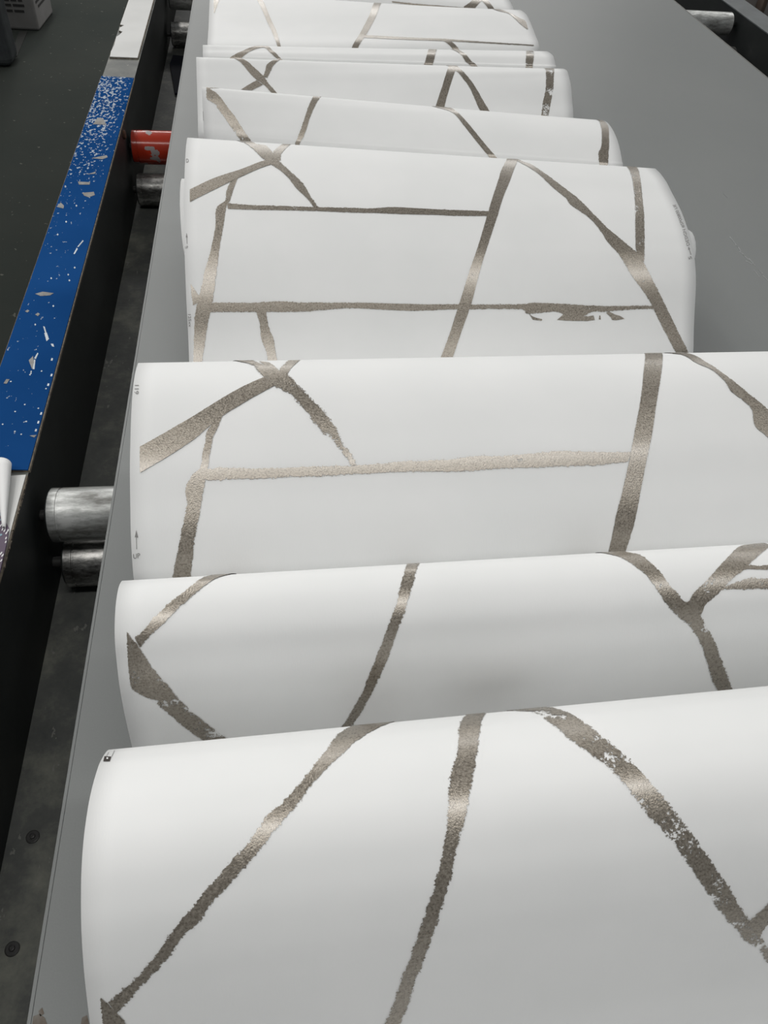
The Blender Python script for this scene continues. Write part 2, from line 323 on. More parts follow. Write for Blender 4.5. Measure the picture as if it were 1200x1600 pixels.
# ------------------------------------------------------------------ rollers
def roller(cy, cz, r, x0, x1, mat, label, group=None):
    t = thing('roller', ((x0 + x1) / 2, cy, cz), label, 'roller', group)
    mesh('roller_tube', *lathe_x([(x0 + .003, r - .002), (x0 + .0035, r), (x0 + .012, r), (x0 + .0125, r - .0008), (x0 + .0140, r - .0008), (x0 + .0145, r), (x1 - .0035, r), (x1 - .003, r - .002)], cy, cz), mat, t, smooth=False)
    for s, xe in ((1, x0), (-1, x1)):
        mesh('end_cap', *lathe_x([(xe, r * .62), (xe + s * .001, r * .90), (xe + s * .0028, r * .97), (xe + s * .006, r * .97)], cy, cz), M_CAP, t, smooth=False)
    mesh('axle', *lathe_x([(-.2635, .006), (-.2635 + .004, .0065), (1.408, .0065), (1.412, .006)], cy, cz, 16), M_BOLT, t)
    for o_ in t.children:
        for p in o_.data.polygons: p.use_smooth = True
        o_.data.set_sharp_from_angle(angle=math.radians(32))
    return t
roller(.600, -.0345, .030, -.253, 1.397, M_ROLLER, 'scratched grey steel roller under the left belt edge nearest the viewer, upper of its pair')
roller(.587, -.1005, .0295, -.249, 1.397, M_GRIMY, 'grimy dark steel roller directly below the nearest scratched grey roller')
roller(1.548, -.0345, .030, -.259, 1.397, M_RED, 'red painted roller with grey worn patches at the left belt edge')
roller(1.512, -.1005, .0295, -.256, 1.397, M_GRIMY, 'dark shiny steel roller just in front of and below the red roller')
roller(2.515, -.0345, .030, -.256, 1.397, M_ROLLER, 'steel roller whose pale end shows past the right belt edge')
roller(2.430, -.1005, .0295, -.252, 1.397, M_GRIMY, 'dark steel roller at top left beyond the red one, beside the white board')

# ------------------------------------------------------------------ the folded wallpaper
import math
# shared surface code (also pasted into scene.py), pure python
def _cr(pts,n):
    # centripetal-ish: Catmull-Rom then arc-length resample to n+1 points
    P=[(2*pts[0][0]-pts[1][0],2*pts[0][1]-pts[1][1])]+list(pts)+[(2*pts[-1][0]-pts[-2][0],2*pts[-1][1]-pts[-2][1])]
    out=[]
    for i in range(1,len(P)-2):
        a,b,c,d=P[i-1:i+3]
        for k in range(12):
            s=k/12
            out.append(tuple(.5*(2*b[j]+(c[j]-a[j])*s+(2*a[j]-5*b[j]+4*c[j]-d[j])*s*s+(3*b[j]-a[j]-3*c[j]+d[j])*s**3) for j in (0,1)))
    out.append(tuple(pts[-1])); return out
def _resample(pl,n):
    L=[0]
    for a,b in zip(pl,pl[1:]): L.append(L[-1]+((a[0]-b[0])**2+(a[1]-b[1])**2)**.5)
    res=[];j=0
    for i in range(n+1):
        s=L[-1]*i/n
        while j<len(L)-2 and L[j+1]<s: j+=1
        w=(s-L[j])/max(L[j+1]-L[j],1e-9); w=min(max(w,0),1)
        res.append((pl[j][0]+(pl[j+1][0]-pl[j][0])*w,pl[j][1]+(pl[j+1][1]-pl[j][1])*w))
    return res
NB,NV,NF=24,84,24
NT=NB+NV+NF
def profile(p):
    allp=list(p[0])+list(p[1])+list(p[2])
    d=_cr(allp,0)
    i1=12*len(p[0]); i2=12*(len(p[0])+len(p[1])-1)
    return _resample(d[:i1+1],NB)[:-1]+_resample(d[i1:i2+1],NV)[:-1]+_resample(d[i2:],NF)
def lerp_prof(pr,t):
    x=min(max(t,0),1)*NT; i=min(int(x),NT-1); w=x-i
    return (pr[i][0]*(1-w)+pr[i+1][0]*w, pr[i][1]*(1-w)+pr[i+1][1]*w)
class Fold:
    def __init__(s,d):
        s.xl,s.xr=d['xl'],d['xr']; s.dents=d.get('dents',()); s.L=profile(d['L']); s.R=profile(d['R'])
    def P(s,u,t):
        a=lerp_prof(s.L,t); b=lerp_prof(s.R,t)
        y,z=a[0]+(b[0]-a[0])*u, a[1]+(b[1]-a[1])*u
        for u0,t0,su,st,dy in s.dents:
            y+=dy*math.exp(-((u-u0)/su)**2-((t-t0)/st)**2)  # bulges the sheet so the paper below turns darker, hinting at a smudge of shade
        return (s.xl+(s.xr-s.xl)*u, y, max(.002,z))
    def N(s,u,t):
        e=.006
        a=s.P(u,t-e); b=s.P(u,t+e); c=s.P(u-.01,t); d=s.P(u+.01,t)
        T=[b[i]-a[i] for i in range(3)]; U=[d[i]-c[i] for i in range(3)]
        n=(T[1]*U[2]-T[2]*U[1], T[2]*U[0]-T[0]*U[2], T[0]*U[1]-T[1]*U[0])
        l=(n[0]**2+n[1]**2+n[2]**2)**.5 or 1
        return tuple(q/l for q in n)

FOLDS = {
  '1': {'dents': (), 'xl': -0.117, 'xr': 0.535, 'L': ([(0.252, 0.003), (0.247, 0.03), (0.243, 0.08), (0.24, 0.115)], [(0.236, 0.136), (0.221, 0.153), (0.208, 0.161), (0.195, 0.166), (0.183, 0.168), (0.168, 0.1675), (0.153, 0.163), (0.139, 0.155), (0.126, 0.145), (0.112, 0.13), (0.101, 0.115), (0.091, 0.1)], [(0.078, 0.079), (0.06, 0.05), (0.036, 0.02), (-0.005, 0.003)]), 'R': ([(0.2676, 0.003), (0.2626, 0.03), (0.2586, 0.08), (0.2556, 0.115)], [(0.2516, 0.136), (0.2366, 0.153), (0.2236, 0.161), (0.2106, 0.166), (0.1986, 0.168), (0.1836, 0.1675), (0.1686, 0.163), (0.1546, 0.155), (0.1416, 0.145), (0.1276, 0.13), (0.1166, 0.115), (0.1066, 0.1)], [(0.0936, 0.079), (0.0756, 0.05), (0.0516, 0.02), (0.0106, 0.003)])},
  '2': {'dents': ((0.43, 0.6, 0.075, 0.09, -0.0022),), 'xl': -0.117, 'xr': 0.535, 'L': ([(0.372, 0.003), (0.368, 0.05), (0.366, 0.1), (0.362, 0.14)], [(0.356, 0.158), (0.347, 0.166), (0.338, 0.169), (0.326, 0.169), (0.314, 0.165), (0.304, 0.158), (0.296, 0.147), (0.287, 0.132), (0.28, 0.113), (0.275, 0.094), (0.27, 0.07)], [(0.264, 0.04), (0.258, 0.012), (0.2525, 0.003)]), 'R': ([(0.381, 0.003), (0.377, 0.05), (0.375, 0.1), (0.371, 0.14)], [(0.365, 0.158), (0.356, 0.166), (0.347, 0.169), (0.335, 0.169), (0.323, 0.165), (0.313, 0.158), (0.305, 0.147), (0.296, 0.132), (0.289, 0.113), (0.284, 0.094), (0.279, 0.07)], [(0.273, 0.04), (0.267, 0.012), (0.2615, 0.003)])},
  '3': {'dents': (), 'xl': -0.118, 'xr': 0.53, 'L': ([(0.6, 0.003), (0.583, 0.04), (0.576, 0.1), (0.57, 0.17)], [(0.561, 0.198), (0.548, 0.2045), (0.5305, 0.2065), (0.512, 0.2045), (0.4926, 0.199), (0.473, 0.191), (0.4514, 0.1806), (0.43, 0.1665), (0.4085, 0.151), (0.392, 0.134), (0.383, 0.118)], [(0.377, 0.085), (0.375, 0.04), (0.374, 0.003)]), 'R': ([(0.607, 0.003), (0.59, 0.04), (0.583, 0.1), (0.577, 0.17)], [(0.568, 0.198), (0.555, 0.2045), (0.5375, 0.2065), (0.519, 0.2045), (0.4996, 0.199), (0.48, 0.191), (0.4584, 0.1806), (0.437, 0.1665), (0.4155, 0.151), (0.399, 0.134), (0.39, 0.118)], [(0.384, 0.085), (0.382, 0.04), (0.381, 0.003)])},
  '4': {'dents': (), 'xl': -0.107, 'xr': 0.535, 'L': ([(1.125, 0.003), (1.118, 0.05), (1.112, 0.11), (1.1, 0.16)], [(1.084, 0.176), (1.052, 0.178), (1.018, 0.173), (0.986, 0.165), (0.947, 0.15), (0.895, 0.122), (0.851, 0.085), (0.818, 0.048), (0.79, 0.024)], [(0.765, 0.01), (0.73, 0.003), (0.66, 0.003), (0.602, 0.003)]), 'R': ([(1.068, 0.003), (1.062, 0.05), (1.055, 0.11), (1.045, 0.15)], [(1.031, 0.171), (1.014, 0.1755), (0.984, 0.1755), (0.958, 0.172), (0.919, 0.166), (0.886, 0.157), (0.865, 0.149), (0.846, 0.139), (0.822, 0.119), (0.797, 0.088), (0.782, 0.07), (0.767, 0.053)], [(0.75, 0.03), (0.735, 0.01), (0.68, 0.003), (0.609, 0.003)])},
  '5': {'dents': (), 'xl': -0.101, 'xr': 0.535, 'L': ([(1.372, 0.003), (1.368, 0.06), (1.363, 0.11), (1.356, 0.138)], [(1.34, 0.15), (1.327, 0.143), (1.314, 0.129), (1.3, 0.112), (1.288, 0.095)], [(1.27, 0.05), (1.255, 0.015), (1.22, 0.003), (1.127, 0.003)]), 'R': ([(1.302, 0.003), (1.297, 0.05), (1.288, 0.1), (1.278, 0.13)], [(1.266, 0.145), (1.235, 0.156), (1.21, 0.158), (1.182, 0.155), (1.157, 0.148), (1.134, 0.137), (1.125, 0.13)], [(1.095, 0.085), (1.078, 0.03), (1.073, 0.008), (1.07, 0.003)])},
  '6': {'dents': (), 'xl': -0.118, 'xr': 0.532, 'L': ([(1.542, 0.003), (1.537, 0.05), (1.53, 0.1), (1.518, 0.128)], [(1.5, 0.141), (1.475, 0.126), (1.45, 0.107), (1.415, 0.082), (1.384, 0.06)], [(1.378, 0.035), (1.376, 0.015), (1.374, 0.003)]), 'R': ([(1.508, 0.003), (1.505, 0.05), (1.5, 0.1), (1.494, 0.13)], [(1.486, 0.149), (1.455, 0.158), (1.435, 0.154), (1.414, 0.145), (1.39, 0.128), (1.367, 0.11)], [(1.34, 0.07), (1.318, 0.025), (1.304, 0.003)])},
  '7': {'dents': (), 'xl': -0.112, 'xr': 0.538, 'L': ([(1.665, 0.003), (1.652, 0.04), (1.642, 0.08), (1.628, 0.115)], [(1.604, 0.129), (1.59, 0.125), (1.577, 0.118)], [(1.56, 0.09), (1.549, 0.04), (1.544, 0.003)]), 'R': ([(1.65, 0.003), (1.646, 0.05), (1.642, 0.09), (1.638, 0.115)], [(1.632, 0.131), (1.605, 0.142), (1.578, 0.147), (1.556, 0.148), (1.537, 0.141), (1.527, 0.135)], [(1.518, 0.09), (1.514, 0.04), (1.51, 0.003)])},
  '8': {'dents': (), 'xl': -0.112, 'xr': 0.54, 'L': ([(2.06, 0.003), (2.05, 0.05), (2.035, 0.09), (2.01, 0.112)], [(1.98, 0.118), (1.926, 0.115), (1.87, 0.107), (1.824, 0.1), (1.775, 0.095), (1.73, 0.09)], [(1.7, 0.07), (1.68, 0.03), (1.667, 0.003)]), 'R': ([(1.915, 0.003), (1.908, 0.05), (1.9, 0.09), (1.892, 0.115)], [(1.879, 0.133), (1.84, 0.148), (1.798, 0.154), (1.763, 0.153), (1.701, 0.143), (1.658, 0.131)], [(1.656, 0.09), (1.655, 0.04), (1.652, 0.003)])},
  '9': {'dents': (), 'xl': -0.105, 'xr': 0.56, 'L': ([(2.42, 0.003), (2.35, 0.02), (2.31, 0.07), (2.27, 0.11)], [(2.24, 0.125), (2.19, 0.132), (2.15, 0.125), (2.12, 0.11)], [(2.09, 0.07), (2.075, 0.03), (2.062, 0.003)]), 'R': ([(2.29, 0.003), (2.22, 0.02), (2.18, 0.07), (2.14, 0.11)], [(2.11, 0.125), (2.06, 0.13), (2.01, 0.125), (1.95, 0.115)], [(1.935, 0.07), (1.925, 0.03), (1.917, 0.003)])},
}
STROKES = [
  ('1', [(0.2577, 0.1149, 0.3, 0.1118), (0.245, 0.1849, 0.2873, 0.1818), (0.2282, 0.2405, 0.2588, 0.2508), (0.2145, 0.3032, 0.2345, 0.308), (0.2027, 0.3411, 0.217, 0.3481), (0.193, 0.3719, 0.2032, 0.3793), (0.1832, 0.3972, 0.1929, 0.4052), (0.1718, 0.4227, 0.1846, 0.4298), (0.1573, 0.4465, 0.1728, 0.4545), (0.1473, 0.474, 0.1597, 0.4829), (0.1346, 0.5029, 0.1469, 0.5129), (0.1097, 0.5544, 0.1231, 0.5638), (0.0973, 0.5831, 0.1087, 0.5922), (0.0822, 0.6177, 0.0947, 0.6289), (0.0696, 0.6502, 0.0792, 0.6579), (0.0597, 0.6809, 0.0687, 0.6907), (0.0404, 0.728, 0.0488, 0.7371), (0.0286, 0.7504, 0.0344, 0.7713), (0.0172, 0.7732, 0.0227, 0.8006)], 0.0016, 0.12),
  ('1', [(0.011, 0.7582, 0.0117, 0.7599), (0.0111, 0.7767, 0.0175, 0.7794), (0.0109, 0.794, 0.0228, 0.7991), (0.0108, 0.8149, 0.0288, 0.8214), (0.0108, 0.8258, 0.0379, 0.8318), (0.0105, 0.8377, 0.0526, 0.8465)], 0.0008, 0.05),
  ('1', [(0.3714, 0.1149, 0.3914, 0.1149), (0.365, 0.1849, 0.385, 0.1849), (0.3501, 0.2609, 0.3703, 0.2713), (0.338, 0.353, 0.3565, 0.3584), (0.3274, 0.4013, 0.3482, 0.4066), (0.3212, 0.4489, 0.34, 0.4534), (0.3173, 0.5001, 0.3311, 0.5083), (0.312, 0.5424, 0.3239, 0.5454), (0.3035, 0.603, 0.3163, 0.604), (0.2945, 0.6607, 0.3059, 0.6738), (0.2849, 0.7212, 0.2972, 0.7301), (0.275, 0.7898, 0.2874, 0.801), (0.2663, 0.8337, 0.2782, 0.8387), (0.2551, 0.8604, 0.2677, 0.8652), (0.2443, 0.8845, 0.2575, 0.8892)], 0.0016, 0.2),
  ('1', [(0.4361, 0.1149, 0.3961, 0.1149), (0.45, 0.1849, 0.41, 0.1849), (0.4586, 0.2159, 0.432, 0.2308), (0.4688, 0.2697, 0.4399, 0.2822), (0.4798, 0.3267, 0.4521, 0.3505), (0.491, 0.3763, 0.4659, 0.392), (0.5036, 0.4199, 0.4796, 0.4266), (0.5158, 0.4665, 0.4939, 0.4763), (0.5324, 0.5222, 0.5087, 0.5318), (0.5497, 0.5796, 0.524, 0.5731), (0.5691, 0.6467, 0.5429, 0.636), (0.5849, 0.7014, 0.5601, 0.6943), (0.6037, 0.7695, 0.5815, 0.7655), (0.6181, 0.8166, 0.6031, 0.8205), (0.6397, 0.8415, 0.6289, 0.8429), (0.6632, 0.8713, 0.6482, 0.869)], 0.002, 0.85),
  ('1', [(0.6089, 0.8078, 0.625, 0.8304), (0.618, 0.788, 0.6321, 0.8163), (0.6319, 0.7583, 0.6428, 0.7869), (0.6484, 0.7181, 0.6578, 0.7469)], 0.0015, 0.2),
  ('2', [(0.1138, 0.1252, 0.1358, 0.1192), (0.1, 0.1952, 0.1221, 0.1892), (0.089, 0.2242, 0.1043, 0.2333), (0.0805, 0.2581, 0.0906, 0.2719), (0.0674, 0.2961, 0.0769, 0.3123), (0.0541, 0.3278, 0.0641, 0.3431), (0.0393, 0.3669, 0.0517, 0.3784), (0.0288, 0.4007, 0.0396, 0.4052), (0.0202, 0.4157, 0.025, 0.4457)], 0.001, 0.1),
  ('2', [(0.012, 0.396, 0.0126, 0.3986), (0.0195, 0.4273, 0.012, 0.4501), (0.0244, 0.4456, 0.0115, 0.5045), (0.0308, 0.4832, 0.0116, 0.5441), (0.0379, 0.5197, 0.0128, 0.5751), (0.0486, 0.5667, 0.0254, 0.6095), (0.0564, 0.6071, 0.0379, 0.6269), (0.058, 0.6155, 0.0367, 0.6417), (0.067, 0.6607, 0.0512, 0.7025), (0.0808, 0.7219, 0.064, 0.7609), (0.0923, 0.7686, 0.0719, 0.7921), (0.1057, 0.8189, 0.0798, 0.8199), (0.1192, 0.8594, 0.0939, 0.8578)], 0.001, 0.6),
  ('2', [(0.3271, 0.1221, 0.3411, 0.1255), (0.3227, 0.1921, 0.3367, 0.1955), (0.3126, 0.2782, 0.3252, 0.2833), (0.306, 0.3257, 0.3189, 0.328), (0.3013, 0.3662, 0.3116, 0.3751), (0.2936, 0.4128, 0.305, 0.421), (0.2867, 0.4611, 0.2975, 0.4728), (0.2784, 0.5211, 0.29, 0.5364), (0.2672, 0.6089, 0.279, 0.6179), (0.261, 0.6674, 0.2703, 0.6831), (0.2514, 0.733, 0.2612, 0.7502), (0.2426, 0.7949, 0.2521, 0.807), (0.2315, 0.851, 0.2421, 0.8593)], 0.0012, 0.25),
  ('2', [(0.5795, 0.1423, 0.5486, 0.1339), (0.591, 0.2123, 0.5602, 0.2039), (0.6027, 0.2484, 0.5747, 0.2474), (0.6129, 0.3045, 0.5882, 0.2938), (0.6203, 0.3502, 0.5997, 0.3369), (0.6304, 0.3895, 0.6093, 0.3878), (0.641, 0.4253, 0.621, 0.4349), (0.6583, 0.4573, 0.6381, 0.4782), (0.6652, 0.4884, 0.6546, 0.5195), (0.6782, 0.542, 0.6687, 0.5765), (0.6968, 0.6253, 0.6817, 0.6463), (0.71, 0.6869, 0.6931, 0.7052), (0.7284, 0.7731, 0.7077, 0.7724), (0.7484, 0.8492, 0.7268, 0.8465)], 0.0016, 0.45),
  ('2', [(0.6057, 0.3515, 0.6233, 0.3971), (0.6403, 0.4215, 0.658, 0.4671), (0.652, 0.3977, 0.6662, 0.4354), (0.6689, 0.3632, 0.6773, 0.4139), (0.6904, 0.3199, 0.7026, 0.3621), (0.7211, 0.2562, 0.7254, 0.3261), (0.7429, 0.2161, 0.7447, 0.2894), (0.7749, 0.1986, 0.7754, 0.2367)], 0.0006, 0.4),
  ('2', [(0.7244, 0.3151, 0.72, 0.3303), (0.7395, 0.3211, 0.7377, 0.3344), (0.7564, 0.323, 0.7545, 0.3373), (0.7932, 0.3219, 0.7908, 0.3383)], 0.001, 0.1),
  ('2', [(0.6876, 0.3879, 0.6882, 0.3908), (0.7052, 0.3759, 0.7023, 0.3922), (0.7214, 0.3624, 0.719, 0.395), (0.7381, 0.3651, 0.7358, 0.3969), (0.7532, 0.3657, 0.7509, 0.3984), (0.7954, 0.3649, 0.7929, 0.3979)], 0.0014, 0.25),
  ('3', [(0.0116, 0.4837, 0.0119, 0.5489), (0.0392, 0.4514, 0.0427, 0.5141), (0.0714, 0.4118, 0.0748, 0.4714), (0.0911, 0.3852, 0.0927, 0.4401), (0.111, 0.3573, 0.1126, 0.407), (0.138, 0.3205, 0.1479, 0.3596), (0.1656, 0.2884, 0.1808, 0.3177)], 0.0003, 0.03),
  ('3', [(0.1323, 0.1407, 0.1066, 0.1301), (0.1541, 0.2107, 0.1284, 0.2001), (0.1683, 0.2384, 0.1482, 0.2267), (0.1814, 0.2636, 0.1638, 0.2851), (0.1968, 0.2873, 0.1807, 0.324), (0.2132, 0.3349, 0.2007, 0.3554), (0.2294, 0.3773, 0.2159, 0.396), (0.2407, 0.4067, 0.2263, 0.4305), (0.2491, 0.4357, 0.2407, 0.4679), (0.2546, 0.4565, 0.2465, 0.4776), (0.2604, 0.4908, 0.2561, 0.4998), (0.2698, 0.5197, 0.2635, 0.5241), (0.2774, 0.5491, 0.2706, 0.5507)], 0.0024, 0.35),
  ('3', [(0.1587, 0.2075, 0.1718, 0.216), (0.1802, 0.2775, 0.1934, 0.286), (0.1869, 0.2486, 0.1991, 0.2599), (0.1981, 0.2055, 0.2133, 0.205)], 0.0012, 0.1),
  ('3', [(0.101, 0.4218, 0.1122, 0.4048), (0.0917, 0.4528, 0.1062, 0.4373), (0.0903, 0.4788, 0.0998, 0.4661), (0.0866, 0.5098, 0.0961, 0.5036), (0.0848, 0.54, 0.0929, 0.5406), (0.0728, 0.5621, 0.0911, 0.557), (0.0657, 0.594, 0.0885, 0.5829), (0.0673, 0.6264, 0.0841, 0.6278), (0.0644, 0.6518, 0.0816, 0.6546), (0.0601, 0.6896, 0.0772, 0.6912), (0.0562, 0.7273, 0.0733, 0.7291), (0.0516, 0.759, 0.0715, 0.7611), (0.0458, 0.8041, 0.0671, 0.8054), (0.0411, 0.8257, 0.0634, 0.8274), (0.0341, 0.858, 0.0579, 0.8604)], 0.001, 0.04),
  ('3', [(0.0916, 0.546, 0.0905, 0.5726), (0.1048, 0.5438, 0.1083, 0.574), (0.1203, 0.545, 0.1254, 0.5723), (0.1555, 0.5492, 0.1583, 0.5748), (0.1919, 0.5504, 0.1915, 0.5727), (0.2287, 0.5499, 0.2282, 0.574), (0.2635, 0.5509, 0.2686, 0.5723), (0.2961, 0.5501, 0.3037, 0.5718), (0.3408, 0.5453, 0.34, 0.5713), (0.396, 0.5452, 0.3949, 0.5755), (0.4319, 0.5386, 0.4304, 0.575), (0.4669, 0.5411, 0.4655, 0.5727), (0.5034, 0.537, 0.5017, 0.5737), (0.5474, 0.5333, 0.5453, 0.5728), (0.5957, 0.5393, 0.5938, 0.5739), (0.6457, 0.5428, 0.6398, 0.5672)], 0.0014, 0.1),
  ('3', [(0.7217, 0.1255, 0.7478, 0.1286), (0.7139, 0.1955, 0.74, 0.1986), (0.6906, 0.3007, 0.7144, 0.3124), (0.6736, 0.3913, 0.694, 0.4089), (0.6557, 0.4845, 0.6799, 0.4899), (0.6452, 0.5431, 0.6672, 0.5589), (0.6313, 0.6267, 0.6537, 0.6425), (0.6224, 0.6746, 0.6471, 0.6905), (0.615, 0.722, 0.6417, 0.73), (0.6075, 0.8027, 0.6312, 0.8047), (0.6073, 0.8322, 0.631, 0.8334), (0.607, 0.8764, 0.6306, 0.8765)], 0.0004, 0.04),
  ('3', [(0.7511, 0.1321, 0.7261, 0.1286), (0.775, 0.2021, 0.75, 0.1986), (0.783, 0.2186, 0.7672, 0.219), (0.7914, 0.2589, 0.7766, 0.266), (0.8032, 0.2986, 0.7927, 0.2958), (0.8144, 0.3309, 0.8059, 0.3447), (0.8241, 0.3567, 0.809, 0.3752), (0.8339, 0.3835, 0.8227, 0.4048), (0.8461, 0.4103, 0.8321, 0.4331), (0.858, 0.4411, 0.831, 0.4805), (0.8692, 0.479, 0.845, 0.5139), (0.8868, 0.5341, 0.8654, 0.5768)], 0.0008, 0.15),
  ('4', [(0.0108, 0.399, 0.011, 0.4344), (0.0561, 0.361, 0.0587, 0.3956), (0.1084, 0.3262, 0.1108, 0.3507), (0.1457, 0.2949, 0.1508, 0.3152), (0.1783, 0.2716, 0.1805, 0.2935)], 0.0003, 0.03),
  ('4', [(0.1091, 0.1149, 0.0841, 0.1149), (0.13, 0.1849, 0.105, 0.1849), (0.1444, 0.2123, 0.1247, 0.2144), (0.1651, 0.2527, 0.1514, 0.2724), (0.1835, 0.2801, 0.1733, 0.3037), (0.209, 0.3251, 0.198, 0.337), (0.2315, 0.3646, 0.2202, 0.3852), (0.2433, 0.4013, 0.2366, 0.4119), (0.2584, 0.4402, 0.2521, 0.442)], 0.0014, 0.2),
  ('4', [(0.1432, 0.2061, 0.1624, 0.2118), (0.1685, 0.2761, 0.1877, 0.2818), (0.1779, 0.2386, 0.1929, 0.2488), (0.1975, 0.1902, 0.215, 0.1849)], 0.001, 0.1),
  ('4', [(0.0904, 0.3647, 0.104, 0.3548), (0.0819, 0.3976, 0.0948, 0.3944), (0.0791, 0.4271, 0.0883, 0.4268), (0.0651, 0.4428, 0.0804, 0.446), (0.0598, 0.4636, 0.0775, 0.4718), (0.0594, 0.4995, 0.0735, 0.5041), (0.0493, 0.5601, 0.0655, 0.5568), (0.0381, 0.6038, 0.0597, 0.6051), (0.0292, 0.6462, 0.0538, 0.6476), (0.0203, 0.682, 0.0485, 0.6836), (0.0146, 0.7085, 0.0412, 0.7132), (0.0122, 0.7412, 0.0347, 0.7477), (0.0099, 0.7774, 0.0296, 0.7791), (0.0084, 0.8131, 0.0241, 0.8123), (0.0075, 0.8274, 0.0201, 0.8267), (0.006, 0.8489, 0.0141, 0.8482)], 0.0009, 0.04),
  ('4', [(0.0094, 0.637, 0.0108, 0.6388), (0.0102, 0.6581, 0.0212, 0.6582), (0.0122, 0.6848, 0.0332, 0.6732)], 0.0008, 0.0),
  ('4', [(0.0826, 0.4355, 0.0836, 0.4508), (0.1332, 0.4391, 0.128, 0.452), (0.184, 0.439, 0.1837, 0.451), (0.2576, 0.4399, 0.2572, 0.4512), (0.3142, 0.4396, 0.3135, 0.453), (0.3621, 0.4396, 0.3664, 0.4531), (0.4044, 0.4339, 0.4296, 0.4547), (0.4476, 0.4351, 0.4933, 0.4545), (0.5063, 0.4377, 0.5149, 0.4557), (0.5487, 0.438, 0.547, 0.4558), (0.599, 0.4391, 0.5947, 0.4545)], 0.0009, 0.08),
  ('4', [(0.0442, 0.6795, 0.0433, 0.7001), (0.1267, 0.6805, 0.1259, 0.7014), (0.1768, 0.6783, 0.192, 0.7025), (0.2331, 0.682, 0.2289, 0.7017), (0.3046, 0.6829, 0.3043, 0.6955), (0.3828, 0.6855, 0.3564, 0.6986), (0.4553, 0.6888, 0.4351, 0.7036), (0.5232, 0.6901, 0.5181, 0.7012), (0.5447, 0.6909, 0.5447, 0.7016), (0.645, 0.6916, 0.6451, 0.7033), (0.6654, 0.6888, 0.6618, 0.7145), (0.6935, 0.6893, 0.7169, 0.7108), (0.732, 0.6922, 0.739, 0.7223), (0.7642, 0.6951, 0.7611, 0.7299), (0.7901, 0.6971, 0.7918, 0.7122), (0.8225, 0.6992, 0.8164, 0.7127), (0.8679, 0.6991, 0.8682, 0.708), (0.9136, 0.6991, 0.9139, 0.7072)], 0.0012, 0.12),
  ('4', [(0.6537, 0.7066, 0.6618, 0.7093), (0.6645, 0.7146, 0.6705, 0.7251), (0.6683, 0.7238, 0.6887, 0.7281), (0.6716, 0.7297, 0.6893, 0.7327)], 0.0005, 0.0),
  ('4', [(0.7367, 0.714, 0.7198, 0.7314), (0.7583, 0.721, 0.7478, 0.734), (0.7799, 0.7234, 0.7801, 0.7347), (0.7934, 0.7217, 0.7963, 0.7331)], 0.0005, 0.0),
  ('4', [(0.8256, 0.7123, 0.8186, 0.7155), (0.835, 0.7192, 0.8286, 0.7271), (0.8475, 0.7241, 0.8315, 0.7332), (0.8569, 0.7317, 0.8396, 0.7347)], 0.0005, 0.0),
  ('4', [(0.8053, 0.7219, 0.8074, 0.7219), (0.8044, 0.7319, 0.8087, 0.732)], 0.0003, 0.0),
  ('4', [(0.6824, 0.1308, 0.7038, 0.1368), (0.6711, 0.2008, 0.6925, 0.2068), (0.6475, 0.2705, 0.6728, 0.2713), (0.6333, 0.3202, 0.6563, 0.3235), (0.6132, 0.3861, 0.6337, 0.3887), (0.5915, 0.4608, 0.6118, 0.4619), (0.5694, 0.5375, 0.5872, 0.5396), (0.5464, 0.6106, 0.5663, 0.612), (0.5251, 0.6878, 0.5482, 0.6907), (0.5063, 0.7578, 0.5279, 0.7596), (0.4863, 0.8184, 0.5101, 0.8188), (0.4793, 0.8302, 0.5016, 0.8306), (0.4688, 0.8479, 0.4887, 0.8483)], 0.0004, 0.05),
  ('4', [(0.6802, 0.133, 0.6683, 0.1288), (0.6997, 0.203, 0.6877, 0.1988), (0.7187, 0.2296, 0.709, 0.2444), (0.7357, 0.2698, 0.7262, 0.2844), (0.7543, 0.3081, 0.744, 0.3354), (0.7772, 0.354, 0.7651, 0.3816), (0.7895, 0.3787, 0.7706, 0.4076), (0.8104, 0.4341, 0.7997, 0.4496), (0.8348, 0.4883, 0.8176, 0.494), (0.8525, 0.5163, 0.8267, 0.5266), (0.8684, 0.5398, 0.8411, 0.5558), (0.8855, 0.5655, 0.8548, 0.5852), (0.8992, 0.6016, 0.8677, 0.6189), (0.9132, 0.6397, 0.8895, 0.6571), (0.9362, 0.6927, 0.9101, 0.695), (0.9512, 0.7283, 0.9221, 0.7243), (0.9889, 0.8187, 0.9623, 0.8182), (1.0, 0.8333, 0.9737, 0.8337), (1.0166, 0.8554, 0.9908, 0.8569)], 0.001, 0.06),
  ('4', [(0.9406, 0.1409, 0.9621, 0.1383), (0.9353, 0.2109, 0.9568, 0.2083), (0.9253, 0.2892, 0.9416, 0.2939), (0.9111, 0.3748, 0.9258, 0.3852), (0.8956, 0.459, 0.914, 0.4583), (0.8828, 0.5461, 0.9018, 0.5378), (0.8866, 0.5707, 0.8957, 0.5873)], 0.001, 0.6),
  ('4', [(0.1309, 0.6985, 0.1498, 0.6982), (0.1374, 0.7318, 0.1537, 0.7334), (0.1389, 0.7624, 0.1624, 0.7642), (0.1472, 0.7924, 0.1642, 0.7892), (0.1501, 0.8152, 0.168, 0.8145), (0.152, 0.8284, 0.1709, 0.828), (0.1548, 0.8481, 0.1752, 0.8484)], 0.0009, 0.15),
